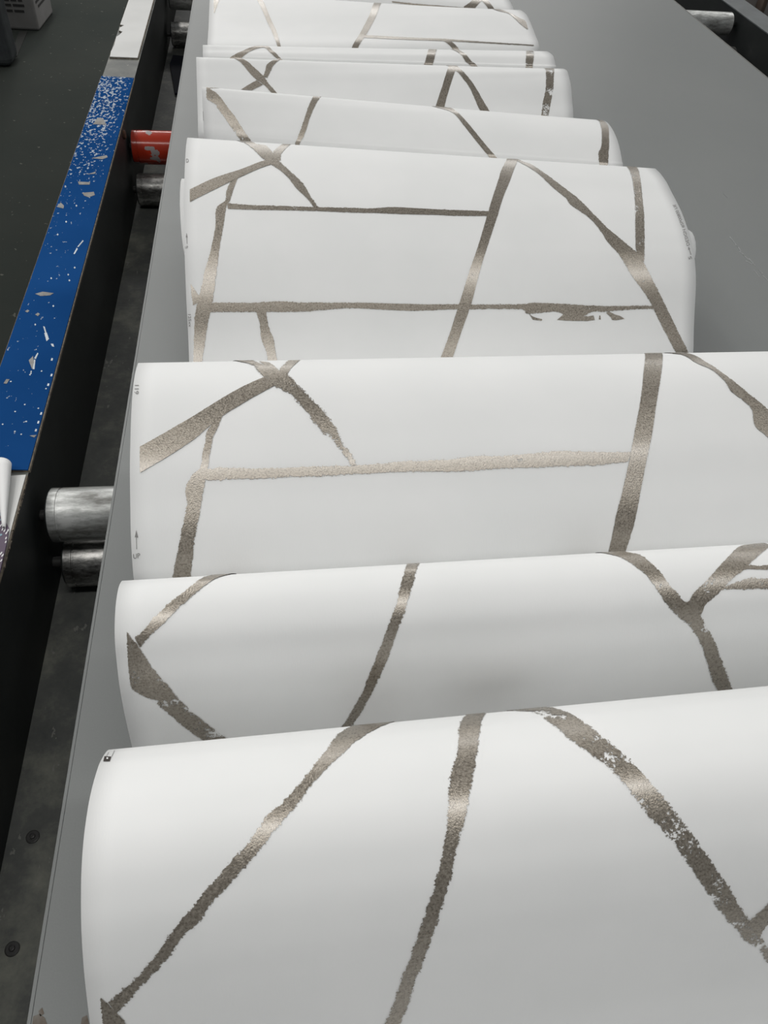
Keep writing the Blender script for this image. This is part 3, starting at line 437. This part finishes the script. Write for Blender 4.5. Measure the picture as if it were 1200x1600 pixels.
  ('5', [(0.0145, 0.2, 0.0111, 0.2002), (0.0259, 0.242, 0.0111, 0.2746), (0.0344, 0.2713, 0.0111, 0.3505), (0.0433, 0.3162, 0.0198, 0.3814), (0.0533, 0.3851, 0.0366, 0.4336), (0.0546, 0.3954, 0.0354, 0.451), (0.0658, 0.4721, 0.0456, 0.5234), (0.0832, 0.5915, 0.0642, 0.6538), (0.098, 0.7102, 0.079, 0.7653), (0.115, 0.8162, 0.0894, 0.8198), (0.12, 0.8252, 0.0961, 0.8267)], 0.001, 0.45),
  ('5', [(0.0136, 0.1948, 0.0137, 0.2143), (0.0278, 0.1749, 0.0281, 0.2019), (0.0421, 0.1749, 0.0431, 0.1849)], 0.0005, 0.0),
  ('5', [(0.2757, 0.165, 0.2976, 0.115), (0.2727, 0.235, 0.2945, 0.185), (0.2623, 0.3675, 0.2794, 0.3459), (0.2503, 0.5355, 0.2635, 0.5244), (0.2369, 0.6982, 0.2499, 0.6992), (0.225, 0.8162, 0.2359, 0.8176), (0.2198, 0.8276, 0.2297, 0.8273), (0.212, 0.8448, 0.2205, 0.8417)], 0.001, 0.1),
  ('5', [(0.6159, 0.179, 0.5727, 0.1575), (0.6228, 0.249, 0.5795, 0.2275), (0.6371, 0.3961, 0.6147, 0.332), (0.6577, 0.5564, 0.6393, 0.5352), (0.68, 0.6902, 0.6621, 0.6796), (0.7092, 0.8161, 0.6912, 0.8157), (0.7259, 0.8324, 0.7086, 0.8331), (0.7508, 0.8567, 0.7347, 0.8593)], 0.0005, 0.05),
  ('5', [(0.9867, 0.2281, 0.9967, 0.2587), (0.985, 0.2981, 0.995, 0.3287), (0.975, 0.4421, 0.9928, 0.4363), (0.9666, 0.5556, 0.9834, 0.5543), (0.9564, 0.668, 0.9747, 0.6663), (0.9472, 0.7275, 0.9705, 0.7244), (0.9464, 0.8154, 0.9655, 0.8131), (0.9471, 0.8296, 0.9656, 0.8286), (0.9482, 0.8509, 0.9657, 0.8518)], 0.0009, 0.1),
  ('6', [(0.108, 0.108, 0.088, 0.108), (0.12, 0.178, 0.1, 0.178), (0.135, 0.2191, 0.1175, 0.2313), (0.1563, 0.291, 0.1364, 0.313), (0.1753, 0.3574, 0.1532, 0.3776), (0.1873, 0.4185, 0.1772, 0.4378), (0.208, 0.5019, 0.1934, 0.4985), (0.2181, 0.5459, 0.2027, 0.5441), (0.2294, 0.595, 0.213, 0.5951)], 0.001, 0.25),
  ('6', [(0.2143, 0.1115, 0.2293, 0.1115), (0.205, 0.1815, 0.22, 0.1815), (0.1864, 0.2455, 0.2033, 0.2501), (0.181, 0.2994, 0.195, 0.3081), (0.1753, 0.3641, 0.185, 0.3723)], 0.0011, 0.05),
  ('6', [(0.1151, 0.4684, 0.1437, 0.4767), (0.1329, 0.4338, 0.1559, 0.4578), (0.1567, 0.3934, 0.1731, 0.431)], 0.0006, 0.05),
  ('6', [(0.686, 0.1367, 0.7048, 0.1822), (0.682, 0.2067, 0.7008, 0.2522), (0.6542, 0.4646, 0.6737, 0.4797), (0.6401, 0.5793, 0.6604, 0.5957), (0.6278, 0.6798, 0.6508, 0.6911), (0.6174, 0.7603, 0.6413, 0.7687), (0.6108, 0.8112, 0.6353, 0.8178)], 0.0004, 0.05),
  ('6', [(0.6979, 0.1221, 0.6712, 0.1183), (0.7017, 0.1921, 0.675, 0.1883), (0.7129, 0.3399, 0.6975, 0.3489), (0.7332, 0.4671, 0.7202, 0.4916), (0.7505, 0.5898, 0.7345, 0.6102), (0.7732, 0.733, 0.7475, 0.7238), (0.785, 0.807, 0.7616, 0.8042), (0.7926, 0.8549, 0.7707, 0.8563)], 0.0008, 0.05),
  ('6', [(0.9462, 0.2251, 0.9713, 0.2259), (0.9438, 0.2951, 0.9689, 0.2959), (0.9374, 0.4121, 0.9587, 0.4173), (0.9297, 0.5601, 0.9503, 0.5626), (0.92, 0.6718, 0.9408, 0.6766), (0.9119, 0.787, 0.9307, 0.7944), (0.9093, 0.8201, 0.9282, 0.8224), (0.9055, 0.8699, 0.9246, 0.8644)], 0.0009, 0.75),
  ('7', [(0.0713, 0.8213, 0.1008, 0.8213), (0.075, 0.8162, 0.1069, 0.8124), (0.1, 0.6265, 0.1206, 0.6752), (0.1299, 0.3831, 0.1417, 0.4692), (0.157, 0.2123, 0.1628, 0.3644), (0.1794, 0.2158, 0.1762, 0.4008), (0.1924, 0.4767, 0.1856, 0.5932), (0.2067, 0.6914, 0.1962, 0.7255), (0.2181, 0.8114, 0.2077, 0.8144), (0.2267, 0.826, 0.2163, 0.8264)], 0.001, 0.05),
  ('7', [(0.6468, 0.2727, 0.6718, 0.2624), (0.645, 0.3427, 0.67, 0.3324), (0.6279, 0.6852, 0.6519, 0.6822), (0.6188, 0.8191, 0.6434, 0.8183), (0.6122, 0.8349, 0.6387, 0.834), (0.6022, 0.8586, 0.6316, 0.8576)], 0.0004, 0.05),
  ('7', [(0.7281, 0.2247, 0.7131, 0.2556), (0.73, 0.2947, 0.715, 0.3256), (0.7484, 0.6589, 0.7362, 0.7003), (0.7726, 0.8111, 0.7543, 0.8172), (0.7903, 0.8293, 0.7738, 0.8305), (0.8169, 0.8566, 0.8031, 0.8505)], 0.0008, 0.05),
  ('7', [(0.9342, 0.3762, 0.9555, 0.3799), (0.9319, 0.4462, 0.9532, 0.4499), (0.9139, 0.714, 0.9363, 0.7114), (0.9111, 0.81, 0.9307, 0.8115), (0.9118, 0.8278, 0.9311, 0.8272), (0.913, 0.8544, 0.9317, 0.8509)], 0.0008, 0.8),
  ('8', [(0.0113, 0.1917, 0.0487, 0.1781), (0.0131, 0.3073, 0.0316, 0.3047), (0.0147, 0.3991, 0.0229, 0.3987), (0.0154, 0.4626, 0.0168, 0.459)], 0.0003, 0.03),
  ('8', [(0.13, 0.1677, 0.155, 0.1677), (0.1525, 0.285, 0.1701, 0.2815), (0.178, 0.512, 0.1917, 0.5007), (0.1959, 0.6692, 0.2093, 0.6566), (0.2093, 0.8147, 0.2195, 0.8145), (0.2162, 0.8421, 0.2277, 0.8418), (0.2264, 0.8832, 0.24, 0.8828)], 0.0006, 0.1),
  ('8', [(0.5392, 0.1561, 0.5642, 0.1423), (0.535, 0.2261, 0.56, 0.2123), (0.509, 0.4483, 0.5313, 0.4476), (0.4851, 0.5836, 0.5087, 0.5763), (0.4587, 0.7162, 0.4804, 0.7111), (0.4345, 0.8207, 0.4538, 0.8205), (0.425, 0.8402, 0.4444, 0.8398), (0.4108, 0.8694, 0.4302, 0.8687)], 0.0004, 0.05),
  ('8', [(0.4768, 0.706, 0.4734, 0.7339), (0.5464, 0.7181, 0.5445, 0.7486), (0.6329, 0.7348, 0.6309, 0.7622), (0.7195, 0.7468, 0.7174, 0.7714), (0.7858, 0.7653, 0.7844, 0.7816), (0.8619, 0.7817, 0.861, 0.7924), (0.9844, 0.8, 0.9841, 0.8062)], 0.001, 0.1),
  ('8', [(0.7342, 0.7679, 0.7088, 0.7578), (0.7534, 0.8172, 0.7369, 0.8223), (0.7683, 0.8325, 0.7561, 0.837), (0.7908, 0.8553, 0.7849, 0.8591)], 0.0008, 0.05),
  ('8', [(0.9313, 0.3108, 0.9097, 0.3106), (0.9419, 0.3808, 0.9204, 0.3806), (0.9561, 0.4507, 0.9434, 0.4333), (0.9715, 0.5076, 0.9571, 0.5225), (0.985, 0.5461, 0.9677, 0.5884), (0.9844, 0.6374, 0.9808, 0.6416)], 0.0006, 0.05),
  ('9', [(0.5937, 0.8285, 0.5958, 0.8323), (0.675, 0.8278, 0.675, 0.8328), (0.7816, 0.8242, 0.7816, 0.8293), (0.8582, 0.8217, 0.8581, 0.827)], 0.0008, 0.1),
  ('9', [(0.8326, 0.8247, 0.872, 0.8223), (0.8564, 0.7596, 0.8917, 0.7388), (0.8833, 0.6198, 0.92, 0.6042), (0.9095, 0.465, 0.9503, 0.432)], 0.0008, 0.05),
  ('9', [(0.922, 0.5753, 0.8879, 0.6307), (0.9238, 0.7041, 0.9014, 0.7203), (0.9358, 0.8144, 0.9155, 0.8193), (0.943, 0.8308, 0.9219, 0.8331), (0.9538, 0.8555, 0.9314, 0.8537)], 0.0008, 0.05),
]
def off(f, u, t, d):
    p = f.P(u, t); n = f.N(u, t); return (p[0] + n[0] * d, p[1] + n[1] * d, p[2] + n[2] * d)
wall = thing('wallpaper', (.21, 1.0, 0), 'long white wallpaper sheet with bronze brushstroke lines lying in loops on the grey belt', 'wallpaper')
FO = {}; FOB = {}
NU = 36
for key, d in FOLDS.items():
    f = Fold(d); FO[key] = f
    V = []; Fc = []
    for j in range(NT + 1):
        for i in range(NU + 1): V.append(f.P(i / NU, j / NT))
    for j in range(NT):
        for i in range(NU):
            a = j * (NU + 1) + i; Fc.append((a, a + NU + 1, a + NU + 2, a + 1))
    o = mesh('paper_fold', V, Fc, M_PAPER, wall, smooth='keep'); FOB[key] = o
    if o.data.polygons[len(Fc) // 2].normal.z < 0: o.data.flip_normals()
    m = o.modifiers.new('thickness', 'SOLIDIFY'); m.thickness = .0006; m.offset = -1
for key, lo in [('4', [((-0.1088, 1.0145, 0.1431), (-0.06, 1.0145, 0.1401)), ((-0.1128, 1.0085, 0.1551), (-0.06, 1.0085, 0.1521)), ((-0.114, 1.0025, 0.1536), (-0.06, 1.0025, 0.1506)), ((-0.1146, 0.9864, 0.1478), (-0.06, 0.9864, 0.1448)), ((-0.1146, 0.9687, 0.1404), (-0.06, 0.9687, 0.1374)), ((-0.1138, 0.9483, 0.1312), (-0.06, 0.9483, 0.1282)), ((-0.1125, 0.9282, 0.1212), (-0.06, 0.9282, 0.1182)), ((-0.1109, 0.9135, 0.112), (-0.06, 0.9135, 0.109)), ((-0.1088, 0.9022, 0.1044), (-0.06, 0.9022, 0.1014))]), ('4', [((0.49, 0.9058, 0.1442), (0.5459, 0.9058, 0.1472)), ((0.49, 0.9034, 0.1433), (0.5489, 0.9034, 0.1463)), ((0.49, 0.9002, 0.1422), (0.5513, 0.9002, 0.1452)), ((0.49, 0.8934, 0.1401), (0.5524, 0.8934, 0.1431)), ((0.49, 0.886, 0.1368), (0.5525, 0.886, 0.1398)), ((0.49, 0.8766, 0.133), (0.5507, 0.8766, 0.136)), ((0.49, 0.8689, 0.129), (0.5486, 0.8689, 0.132)), ((0.49, 0.8616, 0.125), (0.5454, 0.8616, 0.128)), ((0.49, 0.8514, 0.118), (0.5422, 0.8514, 0.121))])]:     # the loops tucked under the tall fold, their edges showing at its sides
    V = []; Fc = []
    for j, (pl, pr) in enumerate(lo):
        for i in range(9):
            s = i / 8; V.append(tuple(pl[q] + (pr[q] - pl[q]) * s for q in range(3)))
    for j in range(len(lo) - 1):
        for i in range(8):
            a = j * 9 + i; Fc.append((a, a + 9, a + 10, a + 1))
    o = mesh('tucked_fold', V, Fc, M_PAPER, wall, smooth='keep')
    if o.data.polygons[len(Fc) // 2].normal.z < 0: o.data.flip_normals()
    m = o.modifiers.new('thickness', 'SOLIDIFY'); m.thickness = .0006; m.offset = -1
# flat leader of the sheet running on towards the viewer from the nearest fold
f = FO['1']; V = []; Fc = []
for j in range(13):
    for i in range(NU + 1):
        p = f.P(i / NU, 1.0); V.append((p[0], p[1] - .034 * j, .0028))
for j in range(12):
    for i in range(NU):
        a = j * (NU + 1) + i; Fc.append((a, a + NU + 1, a + NU + 2, a + 1))
o = mesh('paper_leader', V, Fc, M_PAPER, wall, smooth='keep')
if o.data.polygons[0].normal.z < 0: o.data.flip_normals()
o.modifiers.new('thickness', 'SOLIDIFY').thickness = .0006

def crom(P, n):
    Q = [tuple(2 * a - b for a, b in zip(P[0], P[1]))] + list(P) + [tuple(2 * a - b for a, b in zip(P[-1], P[-2]))]
    out = []
    for i in range(1, len(Q) - 2):
        a, b, c, d = Q[i - 1:i + 3]
        for q in range(n):
            s = q / n
            out.append(tuple(.5 * (2 * b[j] + (c[j] - a[j]) * s + (2 * a[j] - 5 * b[j] + 4 * c[j] - d[j]) * s * s + (3 * b[j] - a[j] - 3 * c[j] + d[j]) * s ** 3) for j in range(len(b))))
    out.append(tuple(P[-1])); return out
def cl(v): return min(max(v, 0.), 1.)
for si, (key, P, rough, worn) in enumerate(STROKES):
    f = FO[key]; V = []; Fc = []; sd = []
    rows = crom(P, 9)
    VC = [-.3, -.08, 0, .25, .5, .75, 1, 1.08, 1.3]
    lift = .0005 + .00004 * (si % 7)
    for (ua, ta, ub, tb) in rows:
        A_ = f.P(cl(ua), cl(ta)); B_ = f.P(cl(ub), cl(tb)); wd = math.dist(A_, B_)
        ext = max(.3 * wd, .0015) / max(wd, 1e-4); ext = min(ext, 2.0)
        for c in VC:
            q = c if 0 <= c <= 1 else (-ext * (abs(c) / .3) if c < 0 else 1 + ext * ((c - 1) / .3))
            u = min(max(ua + (ub - ua) * q, 0.002), .998); t = min(max(ta + (tb - ta) * q, .01), .99)
            V.append(off(f, u, t, lift)); sd.append(min(q, 1 - q) * wd)
    K = len(VC)
    for j in range(len(rows) - 1):
        for i in range(K - 1):
            a = j * K + i; Fc.append((a, a + K, a + K + 1, a + 1))
    o = mesh('printed_stripe', V, Fc, M_INK, FOB[key], smooth='keep')
    if o.data.polygons[len(Fc) // 2].normal.z < 0: o.data.flip_normals()
    for nm, vals in (('sd', sd), ('ragged', [rough] * len(V)), ('worn', [worn] * len(V))):
        at = o.data.attributes.new(nm, 'FLOAT', 'POINT'); at.data.foreach_set('value', vals)

def flat_on(key, name, polys, A_, B_, C_, mat, lift=.0004):
    # polygons in a unit frame laid on the sheet: x along A->B, y along A->C (sheet coordinates)
    f = FO[key]; V = []; Fc = []
    for pl in polys:
        n = len(V)
        for x, y in pl:
            u = A_[0] + x * (B_[0] - A_[0]) + y * (C_[0] - A_[0]); t = A_[1] + x * (B_[1] - A_[1]) + y * (C_[1] - A_[1])
            V.append(off(f, u, t, lift))
        Fc.append(tuple(range(n, n + len(pl))))
    return mesh(name, V, Fc, mat, FOB[key], smooth='keep')
def text_on(key, s, A_, B_, C_, mat, name='printed_text', lift=.0004):
    cu = bpy.data.curves.new('text', 'FONT'); cu.body = s; cu.size = 1; cu.resolution_u = 3
    to = bpy.data.objects.new('text', cu); COL.objects.link(to)
    bpy.context.view_layer.update()
    me = bpy.data.meshes.new_from_object(to.evaluated_get(bpy.context.evaluated_depsgraph_get()))
    bpy.data.objects.remove(to); bpy.data.curves.remove(cu)
    xs = [v.co.x for v in me.vertices]; x0, x1 = min(xs), max(xs)
    f = FO[key]; V = []
    for v in me.vertices:
        x = (v.co.x - x0) / (x1 - x0); y = v.co.y / .73
        u = A_[0] + x * (B_[0] - A_[0]) + y * (C_[0] - A_[0]); t = A_[1] + x * (B_[1] - A_[1]) + y * (C_[1] - A_[1])
        V.append(off(f, min(max(u, 0), 1), t, lift))
    Fc = [tuple(p.vertices) for p in me.polygons]; bpy.data.meshes.remove(me)
    return mesh(name, V, Fc, mat, FOB[key], smooth='keep')
flat_on('1', 'register_mark', [[(0.0015, 0.2419), (0.0084, 0.2479), (0.0091, 0.271), (0.0029, 0.268)]], (0, 0), (1, 0), (0, 1), M_DARKPRINT)
o = flat_on('1', 'register_mark', [[(0.0044, 0.2523), (0.006, 0.2532), (0.0068, 0.262), (0.0053, 0.2612)]], (0, 0), (1, 0), (0, 1), M_PAPER, .0007)
flat_on('1', 'register_mark', [[(0.0076, 0.2087), (0.0085, 0.2474), (0.009, 0.2487), (0.0081, 0.2108)], [(0.0036, 0.2457), (0.0035, 0.219), (0.003, 0.2173), (0.0032, 0.2444)]], (0, 0), (1, 0), (0, 1), M_GREYPRINT)
text_on('3', '119', (0.0018, 0.3074), (0.0024, 0.337), (0.0073, 0.3077), M_GREYPRINT)
flat_on('3', 'printed_arrow', [[(0.0066, 0.6853), (0.0082, 0.7028), (0.0045, 0.7024)], [(0.006, 0.7026), (0.0058, 0.7306), (0.0064, 0.7306), (0.0066, 0.7026)]], (0, 0), (1, 0), (0, 1), M_GREYPRINT)
text_on('3', 'UP', (0.0017, 0.7531), (0.0096, 0.7516), (0.0017, 0.7408), M_GREYPRINT)
text_on('4', '125xx', (0.0016, 0.7044), (0.0017, 0.7328), (0.0073, 0.7045), M_GREYPRINT)
flat_on('4', 'printed_arrow', [[(0.0045, 0.5167), (0.0061, 0.528), (0.003, 0.528)], [(0.0042, 0.528), (0.0045, 0.5439), (0.0053, 0.5438), (0.0051, 0.528)]], (0, 0), (1, 0), (0, 1), M_GREYPRINT)
text_on('4', 'UP', (0.0015, 0.5555), (0.0069, 0.5547), (0.0013, 0.5493), M_GREYPRINT)
text_on('4', 'D', (0.0021, 0.3087), (0.0069, 0.3083), (0.0018, 0.2941), M_GREYPRINT)
text_on('4', 'DESIGN #SP00800 LIE', (0.9948, 0.5377), (0.994, 0.3903), (0.9878, 0.541), M_GREYPRINT)
text_on('4', '5', (0.9944, 0.5793), (0.9936, 0.5711), (0.9875, 0.581), M_GREYPRINT)
flat_on('4', 'printed_arrow', [[(0.9914, 0.5427), (0.9939, 0.5506), (0.9894, 0.5528)], [(0.9913, 0.5519), (0.9928, 0.5677), (0.994, 0.5672), (0.9925, 0.5514)]], (0, 0), (1, 0), (0, 1), M_GREYPRINT)
flat_on('5', 'register_mark', [[(0.0, 0.5143), (0.0, 0.6309), (0.0007, 0.6313), (0.0006, 0.5139)]], (0, 0), (1, 0), (0, 1), M_GREYPRINT)

# ------------------------------------------------------------------ things around
c = thing('carton', (-1.1831, 4.816, -0.82), 'grey white carton printed with lines of dark text, on the floor at top left', 'box')
P4 = [(-1.1831, 4.816, -0.82), (-1.6031, 4.8239, -0.82), (-1.5837, 5.138, -0.82), (-1.1638, 5.1301, -0.82)]
def side(a, b, x, z, out=.001):   # a point on a carton side, x along it and z up it
    A_, B_ = Vector(P4[a]), Vector(P4[b]); d = (B_ - A_); n = Vector((d.y, -d.x, 0)).normalized(); ctr = (Vector(P4[0]) + Vector(P4[2])) / 2
    if n.dot((A_ + B_) / 2 - ctr) < 0: n = -n
    p = A_ + d * x + n * out; return (p.x, p.y, -0.82 + z)
o = mesh('carton_body', *prism([q[:2] for q in P4], -0.82, -0.82+.34), M_BOX, c); bevel(o, .012, 3)
r_ = random.Random(5)
for a, b, rows_, xs in ((0, 1, (.082, .108, .132, .175, .20), (.07, .97)), (0, 3, (.09, .115, .14, .17, .195), (.12, .85))):
    polys = []
    for zz in rows_:
        x = xs[0] + .1 * r_.random()
        while x < xs[1] - .1:
            L = .05 + .09 * r_.random()
            polys.append([side(a, b, x, zz), side(a, b, x + L, zz), side(a, b, x + L, zz + .012), side(a, b, x, zz + .012)]); x += L + .018
    V = [p for q in polys for p in q]
    mesh('printed_text', V, [tuple(range(i * 4, i * 4 + 4)) for i in range(len(polys))], M_BOXINK, c, smooth='keep')['kind'] = 'stuff'
ps = thing('machine_post', (-1.2996, 4.2993, -0.82), 'dark grey steel post with rounded foot beside the printed carton', 'post')
o = mesh('post_body', *boxgeo(-1.3996, -1.2096, 4.2593, 4.4264, -0.82, -0.82+1.3), M_POST, ps); bevel(o, .035, 4)
mesh('bolt', *[[(x, 4.2593 + (zz - .13 - -0.82) , -0.82 + .13 + (y - 0)) for x, y, zz in vv] for vv in [[(-1.2846 + .022 * math.cos(a * math.pi / 6), .022 * math.sin(a * math.pi / 6), -0.82 + .13 - q) for q in (.008, -.002) for a in range(12)]]], [tuple(range(12)), tuple(range(12, 24))] + [(i, (i + 1) % 12, 12 + (i + 1) % 12, 12 + i) for i in range(12)], M_BOLT, ps)
t = thing('strap', (-0.2243, 2.1832, -.132), 'navy blue strap lying on the bottom flange beyond the red roller', 'strap')
o = mesh('strap_band', *prism([(-0.2504, 2.2885), (-0.2138, 2.2829), (-0.2087, 2.0793), (-0.2243, 2.0821)], -.1318, -.126), M_STRAP, t); bevel(o, .001)
mesh('dark_patch', *prism([(-0.2464, 2.3585), (-0.2178, 2.3529), (-0.2138, 2.2829), (-0.2504, 2.2885)], -.1318, -.129), M_STRAP, t)  # flat dark patch beyond the wide end of the strap
k_ = thing('carton', (2.45, 3.95, -0.82), 'pale beige carton standing beyond the right side rail at top right', 'box')
bevel(mesh('carton_body', *boxgeo(2.02, 3.1, 3.6, 3.6+.7, -0.82, -0.82+.62), M_PALE, k_), .008)
mesh('carton_seam', *boxgeo(2.20, 2.206, 3.6-.002, 3.6+.001, -0.82, -0.82+.61), M_TAN, k_)
k_ = thing('wooden_post', (2.1010, 3.5500000000000003, -0.82), 'brown wooden post leaning on the pale carton at the top right corner', 'post')
bevel(mesh('post_timber', *boxgeo(2.0847, 2.1033, 3.6-.06, 3.6-.004, -0.82, -0.82+.9), M_BROWN, k_), .004)
mesh('post_foot', *boxgeo(2.0647, 2.1233, 3.6-.075, 3.6-.003, -0.82, -0.82+.02), M_BROWN, k_)
s = thing('wallpaper_sample', (-.31, .53, 0.027), 'curled wallpaper sample with white leaves on plum, lying on the near white board', 'wallpaper sample')
fc = [(-0.2883, 0.5664), (-0.2813, 0.5678), (-0.2758, 0.5527), (-0.2694, 0.5353), (-0.2652, 0.5276), (-0.2632, 0.5104), (-0.2624, 0.4829), (-0.2619, 0.4641), (-0.2681, 0.4645)]
mesh('printed_face', *prism(fc, 0.027+.0002, 0.0292), M_PURPLE, s)
V = []; Fc = []
N_ = 16
for j in range(13):      # the sheet's white back rolled over in a narrowing curl
    q = j / 12; y_ = 0.6092 + (0.5261 - 0.6092) * q
    rad = .0085 - .0068 * q; xc = -0.2761 - rad + (-0.2670 - -0.2761) * q
    for i in range(N_ + 1):
        a = -math.pi / 2 + 1.55 * math.pi * i / N_; V.append((xc + rad * math.cos(a), y_, 0.0292 + rad + rad * math.sin(a)))
for j in range(12):
    for i in range(N_):
        a = j * (N_ + 1) + i; Fc.append((a, a + N_ + 1, a + N_ + 2, a + 1))
o = mesh('curled_back', V, Fc, M_PAPER, s, smooth=True, label='white back of the sample rolled into a curl'); o.modifiers.new('thickness', 'SOLIDIFY').thickness = .0005
for p in [[(-0.2722, 0.5328), (-0.272, 0.5318), (-0.2723, 0.53), (-0.2729, 0.5285), (-0.2735, 0.5282), (-0.2737, 0.5292), (-0.2734, 0.531), (-0.2728, 0.5325)], [(-0.2698, 0.5277), (-0.2695, 0.5268), (-0.2696, 0.525), (-0.2701, 0.5235), (-0.2706, 0.5231), (-0.2709, 0.524), (-0.2708, 0.5258), (-0.2704, 0.5273)], [(-0.2677, 0.526), (-0.2674, 0.525), (-0.2675, 0.5232), (-0.268, 0.5217), (-0.2685, 0.5213), (-0.2688, 0.5223), (-0.2687, 0.524), (-0.2683, 0.5256)], [(-0.2653, 0.522), (-0.265, 0.5211), (-0.2652, 0.5198), (-0.2657, 0.5187), (-0.2663, 0.5185), (-0.2665, 0.5193), (-0.2664, 0.5207), (-0.2659, 0.5218)], [(-0.2645, 0.5154), (-0.2641, 0.5146), (-0.2642, 0.5133), (-0.2646, 0.5122), (-0.2651, 0.512), (-0.2654, 0.5128), (-0.2654, 0.5141), (-0.265, 0.5152)], [(-0.2638, 0.5104), (-0.2635, 0.5096), (-0.2635, 0.5084), (-0.2639, 0.5074), (-0.2644, 0.5073), (-0.2647, 0.508), (-0.2647, 0.5092), (-0.2643, 0.5102)], [(-0.2647, 0.4968), (-0.2646, 0.4958), (-0.265, 0.4942), (-0.2658, 0.4928), (-0.2664, 0.4925), (-0.2666, 0.4935), (-0.2662, 0.4952), (-0.2654, 0.4966)], [(-0.263, 0.494), (-0.2628, 0.4931), (-0.2631, 0.4917), (-0.2638, 0.4906), (-0.2644, 0.4904), (-0.2646, 0.4913), (-0.2642, 0.4927), (-0.2636, 0.4939)], [(-0.2631, 0.4876), (-0.2628, 0.4868), (-0.263, 0.4856), (-0.2635, 0.4846), (-0.264, 0.4844), (-0.2643, 0.4852), (-0.2641, 0.4865), (-0.2637, 0.4875)], [(-0.2772, 0.5545), (-0.2769, 0.5536), (-0.2771, 0.5523), (-0.2775, 0.5512), (-0.2781, 0.551), (-0.2784, 0.5519), (-0.2783, 0.5533), (-0.2778, 0.5543)], [(-0.2647, 0.5253), (-0.2643, 0.5245), (-0.2643, 0.5231), (-0.2646, 0.5219), (-0.265, 0.5216), (-0.2654, 0.5224), (-0.2655, 0.5238), (-0.2652, 0.525)]]: mesh('printed_leaf', *prism(p, 0.0292, 0.0292+.0003), M_LEAF, s)
for p in [[(-0.2742, 0.5456), (-0.2742, 0.5444), (-0.2752, 0.5435), (-0.2765, 0.5435), (-0.2774, 0.5443), (-0.2773, 0.5455), (-0.2764, 0.5464), (-0.2751, 0.5464)], [(-0.2691, 0.5187), (-0.2691, 0.5175), (-0.2701, 0.5167), (-0.2713, 0.5167), (-0.2722, 0.5174), (-0.2721, 0.5186), (-0.2712, 0.5194), (-0.2699, 0.5195)], [(-0.2722, 0.5387), (-0.2723, 0.5376), (-0.2732, 0.5367), (-0.2745, 0.5366), (-0.2754, 0.5374), (-0.2753, 0.5386), (-0.2744, 0.5395), (-0.2731, 0.5395)]]: mesh('printed_leaf', *prism(p, 0.0292, 0.0292+.0003), M_LEAFBLUE, s, label='pale blue printed oval')
